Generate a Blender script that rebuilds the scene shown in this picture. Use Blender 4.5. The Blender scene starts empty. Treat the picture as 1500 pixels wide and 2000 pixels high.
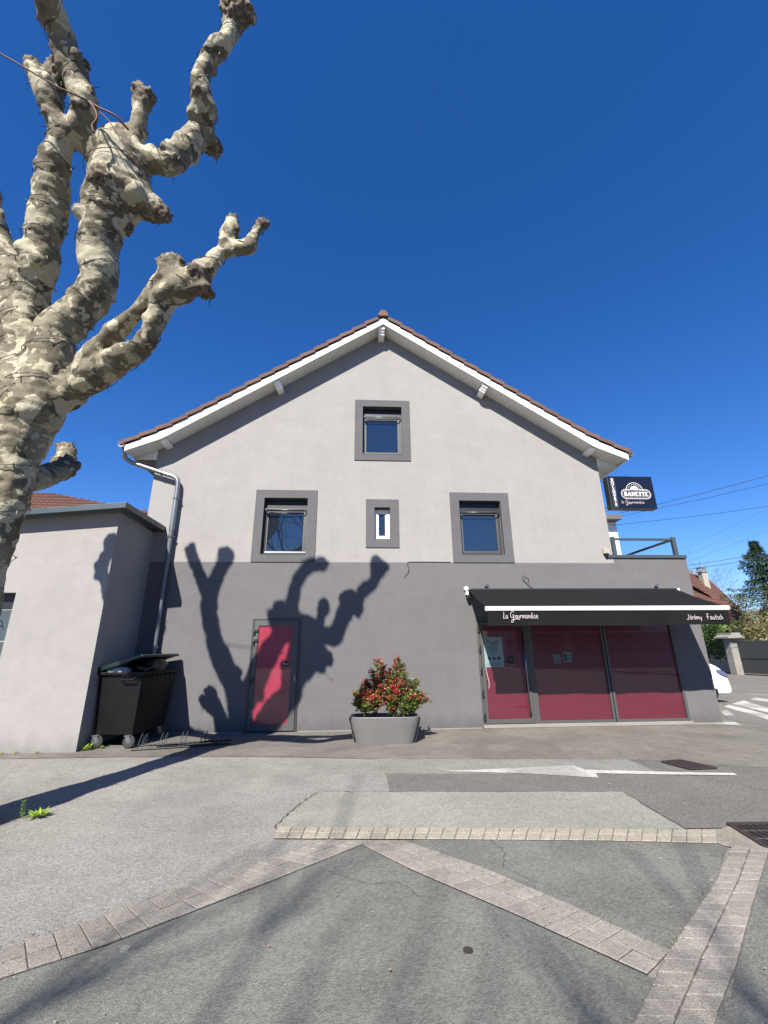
import bpy, bmesh, math, random
import numpy as np
from mathutils import Vector, Matrix, noise
random.seed(7)
R = math.radians
SC = bpy.context.scene
COL = SC.collection

# ------------------------------------------------------------------ camera, sky, sun, exposure
cam = bpy.data.cameras.new('camera'); camo = bpy.data.objects.new('camera', cam); COL.objects.link(camo)
_pi, _ro, _ya = R(17.637), R(-0.476), R(3.416)
_F = Vector((math.sin(_ya)*math.cos(_pi), math.cos(_ya)*math.cos(_pi), math.sin(_pi)))
_R = Vector((math.cos(_ya), -math.sin(_ya), 0)); _U = _R.cross(_F)
_R2 = math.cos(_ro)*_R + math.sin(_ro)*_U; _U2 = -math.sin(_ro)*_R + math.cos(_ro)*_U
M = Matrix((_R2, _U2, -_F)).transposed().to_4x4(); M.translation = Vector((0, -9.650, 1.6))
camo.matrix_world = M
cam.sensor_fit = 'VERTICAL'; cam.sensor_height = 24; cam.lens = 835.79/2000*24
cam.clip_start = 0.05; cam.clip_end = 3000
SC.camera = camo

SUN = Vector((-0.335, -1.0, 0.97)).normalized()         # towards the sun
SUN_EL = math.asin(SUN.z); SUN_AZ = math.atan2(SUN.x, SUN.y)
w = bpy.data.worlds.new('World'); SC.world = w; w.use_nodes = True
nt = w.node_tree; nt.nodes.clear()
sky = nt.nodes.new('ShaderNodeTexSky'); sky.sky_type = 'NISHITA'; sky.sun_disc = False
sky.sun_elevation = SUN_EL; sky.sun_rotation = SUN_AZ
sky.altitude = 0; sky.air_density = 1.0; sky.dust_density = 0.0; sky.ozone_density = 4.0
bg = nt.nodes.new('ShaderNodeBackground'); bg.inputs['Strength'].default_value = 0.055
wo = nt.nodes.new('ShaderNodeOutputWorld')
hs = nt.nodes.new('ShaderNodeHueSaturation'); hs.inputs['Saturation'].default_value = 1.27
nt.links.new(sky.outputs[0], hs.inputs['Color']); tn = nt.nodes.new('ShaderNodeMix'); tn.data_type = 'RGBA'; tn.blend_type = 'MULTIPLY'; tn.inputs['Factor'].default_value = 1; tn.inputs['B'].default_value = (.95, 1.0, 1.30, 1)
nt.links.new(hs.outputs[0], tn.inputs['A']); nt.links.new(tn.outputs['Result'], bg.inputs['Color']); nt.links.new(bg.outputs[0], wo.inputs['Surface'])
sl = bpy.data.lights.new('sun', 'SUN'); sl.energy = 5.0; sl.angle = R(0.5); sl.color = (1.0, 0.93, 0.84)
so = bpy.data.objects.new('sun', sl); COL.objects.link(so)
so.rotation_euler = (-SUN).to_track_quat('-Z', 'Y').to_euler(); so.location = (-10, -30, 30)
SC.view_settings.view_transform = 'Standard'; SC.view_settings.look = 'None'
SC.view_settings.exposure = 1.29; SC.view_settings.gamma = 1.0; SC.view_settings.use_curve_mapping = False

# ------------------------------------------------------------------ materials
ALBEDO = 0.462
def kc(c, name=''): return c if 'white' in name else tuple(x*ALBEDO for x in c)
def nodes(m):
    m.use_nodes = True; return m.node_tree, m.node_tree.nodes, m.node_tree.links
def mat(name, col, rough=0.8, big=(0.8, 0.0), fine=(60, 0.0), bump=None, metal=0.0, coat=0.0, ior=1.5, rnd=0.0, mid=None, spec=0.5, rrnd=0.0):
    """principled with world-position noise: big/mid/fine = (scale, amount); bump=(scale, strength, distance)"""
    col = kc(col, name)
    m = bpy.data.materials.new(name); t, n, l = nodes(m); p = n['Principled BSDF']
    p.inputs['Roughness'].default_value = rough; p.inputs['Metallic'].default_value = metal
    p.inputs['IOR'].default_value = ior; p.inputs['Coat Weight'].default_value = coat
    p.inputs['Coat Roughness'].default_value = 0.03; p.inputs['Specular IOR Level'].default_value = spec
    geo = n.new('ShaderNodeNewGeometry')
    val = None
    def fac(scale, amt, det=3):
        nz = n.new('ShaderNodeTexNoise'); nz.inputs['Scale'].default_value = scale; nz.inputs['Detail'].default_value = det
        l.new(geo.outputs['Position'], nz.inputs['Vector'])
        mr = n.new('ShaderNodeMapRange'); mr.inputs[1].default_value = 0.25; mr.inputs[2].default_value = 0.75
        mr.inputs[3].default_value = 1-amt; mr.inputs[4].default_value = 1+amt
        l.new(nz.outputs['Fac'], mr.inputs[0]); return mr.outputs[0]
    fs = [fac(s, a) for s, a in [big, fine] + ([mid] if mid else []) if a > 0]
    if rnd > 0:
        oi = n.new('ShaderNodeObjectInfo'); mr = n.new('ShaderNodeMapRange'); mr.inputs[3].default_value = 1-rnd; mr.inputs[4].default_value = 1+rnd
        l.new(oi.outputs['Random'], mr.inputs[0]); fs.append(mr.outputs[0])
    for f in fs:
        if val is None: val = f
        else:
            mm = n.new('ShaderNodeMath'); mm.operation = 'MULTIPLY'; l.new(val, mm.inputs[0]); l.new(f, mm.inputs[1]); val = mm.outputs[0]
    if val is not None:
        vm = n.new('ShaderNodeVectorMath'); vm.operation = 'SCALE'; vm.inputs[0].default_value = col; l.new(val, vm.inputs['Scale'])
        l.new(vm.outputs[0], p.inputs['Base Color'])
    else: p.inputs['Base Color'].default_value = (*col, 1)
    if bump:
        nz = n.new('ShaderNodeTexNoise'); nz.inputs['Scale'].default_value = bump[0]; nz.inputs['Detail'].default_value = 4
        l.new(geo.outputs['Position'], nz.inputs['Vector'])
        b = n.new('ShaderNodeBump'); b.inputs['Strength'].default_value = bump[1]; b.inputs['Distance'].default_value = bump[2]
        l.new(nz.outputs['Fac'], b.inputs['Height']); l.new(b.outputs[0], p.inputs['Normal'])
    return m

def asphalt(name, col, agg=110, contrast=0.45, blotch=0.18, speck=(0.42, 0.40, 0.36), stain=0.0, crack=True, grain=1.0, rnd=0.0):
    col, speck = kc(col), kc(speck)
    m = bpy.data.materials.new(name); t, n, l = nodes(m); p = n['Principled BSDF']; p.inputs['Roughness'].default_value = 0.92
    p.inputs['Specular IOR Level'].default_value = 0.35
    geo = n.new('ShaderNodeNewGeometry')
    v = n.new('ShaderNodeTexVoronoi'); v.inputs['Scale'].default_value = agg; l.new(geo.outputs['Position'], v.inputs['Vector'])
    sp = n.new('ShaderNodeSeparateColor'); l.new(v.outputs['Color'], sp.inputs[0])
    mr = n.new('ShaderNodeMapRange'); mr.inputs[3].default_value = 1-contrast; mr.inputs[4].default_value = 1+contrast; l.new(sp.outputs[0], mr.inputs[0])
    def nz(scale, lo, hi, det=4, a=.3, b=.7, dist=0):
        x = n.new('ShaderNodeTexNoise'); x.inputs['Scale'].default_value = scale; x.inputs['Detail'].default_value = det; x.inputs['Distortion'].default_value = dist
        l.new(geo.outputs['Position'], x.inputs['Vector'])
        y = n.new('ShaderNodeMapRange'); y.inputs[1].default_value = a; y.inputs[2].default_value = b; y.inputs[3].default_value = lo; y.inputs[4].default_value = hi
        l.new(x.outputs['Fac'], y.inputs[0]); return y.outputs[0]
    def mul(a, b):
        x = n.new('ShaderNodeMath'); x.operation = 'MULTIPLY'; l.new(a, x.inputs[0]); l.new(b, x.inputs[1]); return x.outputs[0]
    f = mul(mr.outputs[0], nz(0.9, 1-blotch, 1+blotch))
    f = mul(f, nz(4.5, 1-blotch*.6, 1+blotch*.6, 5))
    f = mul(f, nz(30, .88, 1.12, 5))
    if stain: f = mul(f, nz(0.45, 1-stain, 1.0, 6, .42, .52, 1.5))
    # sparse dark spots (gum, pits)
    v2 = n.new('ShaderNodeTexVoronoi'); v2.inputs['Scale'].default_value = 3.1; l.new(geo.outputs['Position'], v2.inputs['Vector'])
    m2 = n.new('ShaderNodeMapRange'); m2.inputs[1].default_value = 0.02; m2.inputs[2].default_value = 0.05; m2.inputs[3].default_value = .72; m2.inputs[4].default_value = 1
    l.new(v2.outputs['Distance'], m2.inputs[0]); f = mul(f, m2.outputs[0])
    if crack:
        v3 = n.new('ShaderNodeTexVoronoi'); v3.feature = 'DISTANCE_TO_EDGE'; v3.inputs['Scale'].default_value = .42
        dn = n.new('ShaderNodeTexNoise'); dn.inputs['Scale'].default_value = 2.2; dn.inputs['Detail'].default_value = 6; l.new(geo.outputs['Position'], dn.inputs['Vector'])
        va = n.new('ShaderNodeVectorMath'); va.operation = 'MULTIPLY_ADD'; va.inputs[1].default_value = (.5, .5, .5); l.new(dn.outputs['Color'], va.inputs[0]); l.new(geo.outputs['Position'], va.inputs[2])
        l.new(va.outputs[0], v3.inputs['Vector'])
        m3 = n.new('ShaderNodeMapRange'); m3.inputs[1].default_value = 0.0; m3.inputs[2].default_value = 0.004; m3.inputs[3].default_value = .84; m3.inputs[4].default_value = 1
        l.new(v3.outputs['Distance'], m3.inputs[0]); f = mul(f, m3.outputs[0])
    if rnd:
        oi = n.new('ShaderNodeObjectInfo'); mo = n.new('ShaderNodeMapRange'); mo.inputs[3].default_value = 1-rnd; mo.inputs[4].default_value = 1+rnd*.7; l.new(oi.outputs['Random'], mo.inputs[0]); f = mul(f, mo.outputs[0])
    vm = n.new('ShaderNodeVectorMath'); vm.operation = 'SCALE'; vm.inputs[0].default_value = col; l.new(f, vm.inputs['Scale'])
    # pale aggregate
    gt = n.new('ShaderNodeMath'); gt.operation = 'GREATER_THAN'; gt.inputs[1].default_value = .90; l.new(sp.outputs[1], gt.inputs[0])
    gm = n.new('ShaderNodeMath'); gm.operation = 'MULTIPLY'; gm.inputs[1].default_value = .45; l.new(gt.outputs[0], gm.inputs[0])
    mx = n.new('ShaderNodeMix'); mx.data_type = 'RGBA'; l.new(gm.outputs[0], mx.inputs['Factor']); l.new(vm.outputs[0], mx.inputs['A']); mx.inputs['B'].default_value = (*speck, 1)
    l.new(mx.outputs['Result'], p.inputs['Base Color'])
    b = n.new('ShaderNodeBump'); b.inputs['Strength'].default_value = .55*grain; b.inputs['Distance'].default_value = .006; l.new(v.outputs['Distance'], b.inputs['Height'])
    b2 = n.new('ShaderNodeBump'); b2.inputs['Strength'].default_value = .5; b2.inputs['Distance'].default_value = .02
    x = n.new('ShaderNodeTexNoise'); x.inputs['Scale'].default_value = 3; x.inputs['Detail'].default_value = 3; l.new(geo.outputs['Position'], x.inputs['Vector'])
    l.new(x.outputs['Fac'], b2.inputs['Height']); l.new(b.outputs[0], b2.inputs['Normal']); l.new(b2.outputs[0], p.inputs['Normal'])
    return m

def plaster(name, col, streak=.05):
    m = mat(name, col, .93, big=(.7, .05), fine=(9, .035), mid=(2.6, .04), bump=(90, .35, .006), spec=.25)
    n, l = m.node_tree.nodes, m.node_tree.links; p = n['Principled BSDF']
    src = p.inputs['Base Color'].links[0].from_socket
    geo = n.new('ShaderNodeNewGeometry'); mp = n.new('ShaderNodeMapping'); mp.inputs['Scale'].default_value = (1.2, 1.2, 5.0); l.new(geo.outputs['Position'], mp.inputs['Vector'])
    z = n.new('ShaderNodeTexNoise'); z.inputs['Scale'].default_value = 1.1; z.inputs['Detail'].default_value = 6; l.new(mp.outputs[0], z.inputs['Vector'])
    mr = n.new('ShaderNodeMapRange'); mr.inputs[1].default_value = .35; mr.inputs[2].default_value = .7; mr.inputs[3].default_value = 1+streak; mr.inputs[4].default_value = 1-streak; l.new(z.outputs['Fac'], mr.inputs[0])
    # splash dirt near the ground
    s = n.new('ShaderNodeSeparateXYZ'); l.new(geo.outputs['Position'], s.inputs[0])
    z2 = n.new('ShaderNodeTexNoise'); z2.inputs['Scale'].default_value = 5; z2.inputs['Detail'].default_value = 5; l.new(geo.outputs['Position'], z2.inputs['Vector'])
    a = n.new('ShaderNodeMath'); a.operation = 'MULTIPLY_ADD'; a.inputs[1].default_value = -.35; l.new(z2.outputs['Fac'], a.inputs[0]); l.new(s.outputs['Z'], a.inputs[2])
    mr2 = n.new('ShaderNodeMapRange'); mr2.inputs[1].default_value = -.2; mr2.inputs[2].default_value = .12; mr2.inputs[3].default_value = .72; mr2.inputs[4].default_value = 1; l.new(a.outputs[0], mr2.inputs[0])
    mm0 = n.new('ShaderNodeMath'); mm0.operation = 'MULTIPLY'; l.new(mr.outputs[0], mm0.inputs[0]); l.new(mr2.outputs[0], mm0.inputs[1])
    mp3 = n.new('ShaderNodeMapping'); mp3.inputs['Scale'].default_value = (9, 9, .45); l.new(geo.outputs['Position'], mp3.inputs['Vector'])
    z3 = n.new('ShaderNodeTexNoise'); z3.inputs['Scale'].default_value = 1.0; z3.inputs['Detail'].default_value = 5; l.new(mp3.outputs[0], z3.inputs['Vector'])
    mr3 = n.new('ShaderNodeMapRange'); mr3.inputs[1].default_value = .5; mr3.inputs[2].default_value = .78; mr3.inputs[3].default_value = 1; mr3.inputs[4].default_value = .965; l.new(z3.outputs['Fac'], mr3.inputs[0])
    mm = n.new('ShaderNodeMath'); mm.operation = 'MULTIPLY'; l.new(mm0.outputs[0], mm.inputs[0]); l.new(mr3.outputs[0], mm.inputs[1])
    vm = n.new('ShaderNodeVectorMath'); vm.operation = 'SCALE'; l.new(src, vm.inputs[0]); l.new(mm.outputs[0], vm.inputs['Scale']); l.new(vm.outputs[0], p.inputs['Base Color'])
    return m

MT = {}
MT['wall_light'] = plaster('light grey render', (.50, .484, .468), .02)
MT['wall_dark'] = plaster('slate grey render', (.232, .228, .236), .02)
MT['surround'] = plaster('window surround render', (.185, .185, .195), .03)
MT['white'] = mat('white painted board', (.80, .79, .76), .45, big=(1.5, .03), fine=(30, .02))
MT['soffit'] = mat('white plastic cladding', (.68, .665, .61), .55, big=(2, .05))
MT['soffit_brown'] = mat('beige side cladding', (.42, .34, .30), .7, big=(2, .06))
MT['tile'] = mat('brown clay tile', (.20, .105, .075), .85, big=(7, .16), fine=(60, .2), bump=(80, .4, .004), rnd=.16)
MT['anth'] = mat('anthracite aluminium', (.062, .068, .068), .42, big=(2, .05), spec=.5)
MT['anth_light'] = mat('grey powder coated aluminium', (.12, .128, .125), .5, big=(2, .06), spec=.5)
MT['capmetal'] = mat('blue grey folded metal', (.085, .115, .135), .4, big=(1.5, .08), spec=.5)
MT['black'] = mat('black plastic', (.018, .018, .02), .45, fine=(40, .1))
MT['blackmetal'] = mat('black iron', (.02, .02, .022), .4, metal=.4)
MT['binblack'] = mat('worn black polyethylene', (.010, .010, .012), .5, big=(3, .3), fine=(30, .2), bump=(14, .15, .01), spec=.2)
MT['bingreen'] = mat('dark green polyethylene', (.006, .03, .027), .38, big=(3, .15))
MT['rubber'] = mat('grey rubber', (.045, .045, .047), .7)
MT['zinc'] = mat('zinc sheet', (.50, .52, .53), .33, metal=.75, big=(3, .10), fine=(12, .06))
MT['steel'] = mat('brushed steel', (.62, .62, .62), .22, metal=1)
MT['bag'] = mat('black bin bag', (.012, .012, .014), .25, bump=(22, .9, .03))
MT['paper'] = mat('white paper bag', (.7, .7, .68), .8, bump=(14, .6, .02))
MT['glass'] = mat('dark window glass', (.018, .028, .05), .015, ior=2.05, spec=.5, bump=(1.3, .02, .02))
MT['redglass'] = mat('red film behind door glass', (.46, .04, .085), .35, coat=.75, bump=None, big=(1.2, .03))
MT['redglass'].node_tree.nodes['Principled BSDF'].inputs['Coat Roughness'].default_value = .01
MT['wineglass'] = mat('wine red film behind shop glass', (.18, .02, .044), .35, coat=1.0, big=(1.0, .05))
MT['wineglass'].node_tree.nodes['Principled BSDF'].inputs['Coat IOR'].default_value = 1.55
MT['wineglass'].node_tree.nodes['Principled BSDF'].inputs['Coat Roughness'].default_value = .01
MT['awning'] = mat('black awning canvas', (.016, .016, .018), .9, big=(1.5, .15), fine=(40, .12), bump=(200, .3, .002), spec=.12)
MT['whitepaint'] = mat('white lacquer', (.82, .82, .80), .35)
MT['planter'] = mat('grey planter plastic', (.25, .25, .247), .42, big=(3, .10), fine=(25, .06), spec=.5)
MT['soil'] = mat('dark potting soil', (.035, .025, .018), .95, fine=(50, .4), bump=(60, .8, .02))
MT['concrete'] = mat('pale concrete', (.42, .40, .36), .9, big=(2, .1), fine=(40, .1), bump=(60, .4, .006))
MT['iron'] = mat('rusty cast iron', (.055, .038, .036), .7, fine=(30, .25), bump=(60, .5, .004))
MT['dirt'] = mat('tree pit earth', (.20, .12, .07), .95, big=(6, .25), fine=(50, .4), bump=(30, .9, .03))
MT['leafgreen'] = mat('fresh weed leaf', (.13, .24, .03), .55, rnd=.1, fine=(20, .2))
MT['textwhite'] = mat('white lettering', (.80, .79, .77), .5)
MT['textpink'] = mat('pale pink lettering', (.80, .72, .72), .5)
MT['signblack'] = mat('navy black sign face', (.012, .015, .03), .25, spec=.5)
MT['signgrey'] = mat('grey sign print', (.09, .10, .115), .3)
MT['signside'] = mat('dark sign casing', (.06, .065, .065), .4, big=(2, .1))
MT['poster'] = mat('pale blue poster', (.36, .52, .52), .6)
MT['posterink'] = mat('dark blue poster ink', (.04, .09, .13), .6)
MT['notice'] = mat('pale green notice', (.22, .30, .26), .6)
MT['cream'] = plaster('cream render', (.62, .58, .48), .05)
MT['whitewall'] = plaster('white render', (.72, .70, .64), .05)
MT['redroof'] = mat('red brown roof tiles', (.23, .10, .07), .85, big=(1, .12), fine=(12, .15), rnd=.1)
MT['stonewall'] = mat('grey garden wall', (.36, .34, .29), .9, big=(1.2, .15), fine=(14, .12), bump=(14, .5, .03))
MT['wire'] = mat('dark cable', (.03, .035, .045), .6)
MT['stringwire'] = mat('dark string wire', (.035, .03, .025), .7)
MT['bulb'] = mat('pale string bulb', (.50, .47, .40), .4)
MT['cord'] = mat('orange cord', (.20, .075, .04), .7)
MT['carpaint'] = mat('white car paint', (.82, .82, .82), .25, coat=1)
MT['carglass'] = mat('car glass', (.01, .012, .015), .03, ior=1.9)
MT['tyre'] = mat('tyre', (.018, .018, .018), .8)
MT['lamp'] = mat('car lamp', (.16, .18, .30), .08, coat=1)
MT['bareTwig'] = mat('grey twig bark', (.12, .10, .085), .9, fine=(10, .2))
MT['palestem'] = mat('pale tan stem', (.34, .25, .15), .9, fine=(10, .2))

def leafmat(name, col, col2, rough=.45, trans=.25, sc=6):
    m = bpy.data.materials.new(name); t, n, l = nodes(m); p = n['Principled BSDF']; p.inputs['Roughness'].default_value = rough
    at = n.new('ShaderNodeAttribute'); at.attribute_name = 'tone'
    mx = n.new('ShaderNodeMix'); mx.data_type = 'RGBA'; l.new(at.outputs['Fac'], mx.inputs['Factor'])
    mx.inputs['A'].default_value = (*col, 1); mx.inputs['B'].default_value = (*col2, 1); l.new(mx.outputs['Result'], p.inputs['Base Color'])
    tr = n.new('ShaderNodeBsdfTranslucent'); l.new(mx.outputs['Result'], tr.inputs['Color'])
    ms = n.new('ShaderNodeMixShader'); ms.inputs[0].default_value = trans
    l.new(p.outputs[0], ms.inputs[1]); l.new(tr.outputs[0], ms.inputs[2]); l.new(ms.outputs[0], n['Material Output'].inputs['Surface'])
    return m
MT['photinia_red'] = leafmat('red photinia leaf', (.36, .012, .02), (.55, .07, .07), .35)
MT['photinia_green'] = leafmat('green photinia leaf', (.035, .065, .015), (.24, .30, .06), .35)
MT['laurel'] = leafmat('laurel leaf', (.035, .075, .015), (.16, .26, .045), .35)
MT['needle'] = leafmat('conifer needles', (.018, .042, .020), (.07, .115, .045), .6, .12)
MT['shrub'] = leafmat('dry shrub leaf', (.06, .075, .02), (.34, .28, .12), .6)
MT['dryleaf'] = leafmat('dry leaf litter', (.25, .14, .06), (.45, .33, .2), .8)

# plane-tree bark
def barkmat():
    m = bpy.data.materials.new('mottled plane bark'); t, n, l = nodes(m); p = n['Principled BSDF']; p.inputs['Roughness'].default_value = .78
    p.inputs['Specular IOR Level'].default_value = .3
    tc = n.new('ShaderNodeTexCoord')
    def noise_(scale, det=4, vec=None):
        x = n.new('ShaderNodeTexNoise'); x.inputs['Scale'].default_value = scale; x.inputs['Detail'].default_value = det
        l.new(vec or tc.outputs['Object'], x.inputs['Vector']); return x
    dn = noise_(7, 4)
    va = n.new('ShaderNodeVectorMath'); va.operation = 'MULTIPLY_ADD'; va.inputs[1].default_value = (.16, .16, .16); l.new(dn.outputs['Color'], va.inputs[0]); l.new(tc.outputs['Object'], va.inputs[2])
    def patch(scale, lo, wd=.05):
        v = n.new('ShaderNodeTexVoronoi'); v.inputs['Scale'].default_value = scale; v.feature = 'SMOOTH_F1'; v.inputs['Smoothness'].default_value = .12
        l.new(va.outputs[0], v.inputs['Vector']); s = n.new('ShaderNodeSeparateColor'); l.new(v.outputs['Color'], s.inputs[0])
        r = n.new('ShaderNodeMapRange'); r.inputs[1].default_value = lo; r.inputs[2].default_value = lo+wd; l.new(s.outputs[0], r.inputs[0]); return r.outputs[0], s
    a, sa = patch(5.0, .66, .10); b, sb = patch(17.0, .84, .06); c, sc_ = patch(9.0, .70, .22)
    def mix(f, A, B):
        x = n.new('ShaderNodeMix'); x.data_type = 'RGBA'
        if isinstance(f, float): x.inputs['Factor'].default_value = f
        else: l.new(f, x.inputs['Factor'])
        for k, v in (('A', A), ('B', B)):
            if isinstance(v, tuple): x.inputs[k].default_value = (*kc(v), 1)
            else: l.new(v, x.inputs[k])
        return x.outputs['Result']
    big = noise_(1.6, 3); rb = n.new('ShaderNodeMapRange'); rb.inputs[1].default_value = .42; rb.inputs[2].default_value = .6; l.new(big.outputs['Fac'], rb.inputs[0])
    base = mix(rb.outputs[0], (.225, .195, .13), (.44, .395, .27))
    base = mix(c, base, (.145, .13, .082))
    base = mix(a, base, (.74, .69, .49))
    base = mix(b, base, (.68, .63, .44))
    # rough knobs
    at = n.new('ShaderNodeAttribute'); at.attribute_name = 'knob'
    kn = noise_(14, 5); mk = n.new('ShaderNodeMath'); mk.operation = 'MULTIPLY_ADD'; mk.inputs[1].default_value = .9; l.new(kn.outputs['Fac'], mk.inputs[0]); 
    sub = n.new('ShaderNodeMath'); sub.operation = 'SUBTRACT'; sub.inputs[1].default_value = .45; l.new(at.outputs['Fac'], sub.inputs[0]); l.new(sub.outputs[0], mk.inputs[2])
    rk = n.new('ShaderNodeMapRange'); rk.inputs[1].default_value = .48; rk.inputs[2].default_value = .62; l.new(mk.outputs[0], rk.inputs[0])
    k2 = noise_(30, 4); rk2 = n.new('ShaderNodeMapRange'); rk2.inputs[1].default_value = .4; rk2.inputs[2].default_value = .62; l.new(k2.outputs['Fac'], rk2.inputs[0])
    base = mix(rk.outputs[0], base, mix(rk2.outputs[0], (.11, .082, .056), (.36, .29, .20)))
    wr = n.new('ShaderNodeMapping'); wr.inputs['Scale'].default_value = (3, 3, 16); l.new(va.outputs[0], wr.inputs['Vector'])
    wn = noise_(1.6, 6, wr.outputs[0]); rw = n.new('ShaderNodeMapRange'); rw.inputs[1].default_value = .56; rw.inputs[2].default_value = .66; l.new(wn.outputs['Fac'], rw.inputs[0])
    wm = n.new('ShaderNodeMath'); wm.operation = 'MULTIPLY'; wm.inputs[1].default_value = .55; l.new(rw.outputs[0], wm.inputs[0])
    base = mix(wm.outputs[0], base, (.13, .105, .07))
    # fine grain
    fg = noise_(45, 4); rf = n.new('ShaderNodeMapRange'); rf.inputs[1].default_value = .3; rf.inputs[2].default_value = .7; rf.inputs[3].default_value = .82; rf.inputs[4].default_value = 1.15; l.new(fg.outputs['Fac'], rf.inputs[0])
    vm = n.new('ShaderNodeVectorMath'); vm.operation = 'SCALE'; l.new(base, vm.inputs[0]); l.new(rf.outputs[0], vm.inputs['Scale'])
    l.new(vm.outputs[0], p.inputs['Base Color'])
    b1 = n.new('ShaderNodeBump'); b1.inputs['Strength'].default_value = .5; b1.inputs['Distance'].default_value = .012; l.new(a, b1.inputs['Height']); b1.invert = True
    b2 = n.new('ShaderNodeBump'); b2.inputs['Strength'].default_value = .6; b2.inputs['Distance'].default_value = .015; l.new(kn.outputs['Fac'], b2.inputs['Height']); l.new(b1.outputs[0], b2.inputs['Normal'])
    b3 = n.new('ShaderNodeBump'); b3.inputs['Strength'].default_value = .35; b3.inputs['Distance'].default_value = .006; l.new(fg.outputs['Fac'], b3.inputs['Height']); l.new(b2.outputs[0], b3.inputs['Normal'])
    l.new(b3.outputs[0], p.inputs['Normal'])
    return m
MT['bark'] = barkmat()

# ------------------------------------------------------------------ geometry helpers
class MB:
    def __init__(s): s.v = []; s.f = []; s.tone = []
    def add(s, vs, fs, tone=None):
        o = len(s.v); s.v += [tuple(x) for x in vs]; s.f += [tuple(i+o for i in f) for f in fs]
        s.tone += [tone if tone is not None else 0.5]*len(vs); return s
    def box(s, x0, x1, y0, y1, z0, z1, mtx=None):
        vs = [Vector((x, y, z)) for z in (z0, z1) for y in (y0, y1) for x in (x0, x1)]
        if mtx: vs = [mtx @ v for v in vs]
        return s.add(vs, [(0, 2, 3, 1), (4, 5, 7, 6), (0, 1, 5, 4), (2, 6, 7, 3), (0, 4, 6, 2), (1, 3, 7, 5)])
    def prism(s, pts, a, b, axis='y'):
        """polygon pts extruded a..b ; axis y: pts=(x,z); x: pts=(y,z); z: pts=(x,y)"""
        def P(p, t): return {'y': (p[0], t, p[1]), 'x': (t, p[0], p[1]), 'z': (p[0], p[1], t)}[axis]
        n = len(pts); vs = [P(p, a) for p in pts]+[P(p, b) for p in pts]
        fs = [tuple(range(n))[::-1], tuple(range(n, 2*n))]+[(i, (i+1) % n, n+(i+1) % n, n+i) for i in range(n)]
        return s.add(vs, fs)
    def tube(s, pts, r, k=8, caps=True):
        pts = [Vector(p) for p in pts]; rs = r if isinstance(r, (list, tuple)) else [r]*len(pts)
        vs = []; up = None
        for i, p in enumerate(pts):
            d = (pts[min(i+1, len(pts)-1)]-pts[max(i-1, 0)])
            if d.length < 1e-9: d = Vector((0, 0, 1))
            d.normalize()
            if up is None:
                up = Vector((0, 0, 1)) if abs(d.z) < .9 else Vector((1, 0, 0))
            a = d.cross(up)
            if a.length < 1e-6: a = d.orthogonal()
            a.normalize(); b = a.cross(d).normalized(); up = b
            # keep frame stable
            vs += [p+(a*math.cos(t)+b*math.sin(t))*rs[i] for t in [2*math.pi*j/k for j in range(k)]]
        fs = []
        for i in range(len(pts)-1):
            for j in range(k):
                fs.append((i*k+j, i*k+(j+1) % k, (i+1)*k+(j+1) % k, (i+1)*k+j))
        if caps: fs.append(tuple(range(k))[::-1]); fs.append(tuple(range((len(pts)-1)*k, len(pts)*k)))
        return s.add(vs, fs)
    def lathe(s, prof, c=(0, 0, 0), axis='z', k=20):
        """prof=[(r,h)]"""
        vs = []
        for r_, h in prof:
            for j in range(k):
                t = 2*math.pi*j/k; x, y = r_*math.cos(t), r_*math.sin(t)
                v = {'z': (x, y, h), 'x': (h, x, y), 'y': (x, h, y)}[axis]
                vs.append((v[0]+c[0], v[1]+c[1], v[2]+c[2]))
        n = len(prof); fs = []
        for i in range(n-1):
            for j in range(k): fs.append((i*k+j, i*k+(j+1) % k, (i+1)*k+(j+1) % k, (i+1)*k+j))
        fs.append(tuple(range(k))[::-1]); fs.append(tuple(range((n-1)*k, n*k)))
        return s.add(vs, fs)
    def leaf(s, c, d, nrm, L, W, tone=.5, fold=.25):
        d = Vector(d).normalized(); nrm = Vector(nrm); sd = d.cross(nrm)
        if sd.length < 1e-5: sd = d.orthogonal()
        sd.normalize(); up = sd.cross(d); c = Vector(c)
        return s.add([c, c+d*L*.45+sd*W*.5+up*W*fold, c+d*L, c+d*L*.45-sd*W*.5+up*W*fold], [(0, 1, 2), (0, 2, 3)], tone)
    def mesh(s, name, m, smooth=False):
        me = bpy.data.meshes.new(name); me.from_pydata(s.v, [], s.f); me.materials.append(m)
        if any(t != .5 for t in s.tone):
            at = me.attributes.new('tone', 'FLOAT', 'POINT'); at.data.foreach_set('value', s.tone)
        me.validate()
        bm = bmesh.new(); bm.from_mesh(me)
        if not (len(s.f) > 20000): bmesh.ops.recalc_face_normals(bm, faces=bm.faces)
        bm.to_mesh(me); bm.free()
        if smooth: me.polygons.foreach_set('use_smooth', [True]*len(me.polygons))
        me.update(); return me
    def obj(s, name, m, parent=None, smooth=False, bevel=0, stuff=False, **kw):
        me = s.mesh(name, m, smooth)
        if bevel:
            bm = bmesh.new(); bm.from_mesh(me); bmesh.ops.remove_doubles(bm, verts=bm.verts, dist=1e-5)
            bmesh.ops.bevel(bm, geom=[e for e in bm.edges if e.calc_face_angle(0) > .5], offset=bevel, segments=2, profile=.6, affect='EDGES', clamp_overlap=True)
            bm.to_mesh(me); bm.free()
        o = bpy.data.objects.new(name, me); COL.objects.link(o)
        if parent: o.parent = parent
        if stuff: o['kind'] = 'stuff'
        for k, v in kw.items(): o[k] = v
        return o
def smooth_by_angle(o, ang=40):
    me = o.data
    me.polygons.foreach_set('use_smooth', [True]*len(me.polygons))
    me.set_sharp_from_angle(angle=R(ang))
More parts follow.
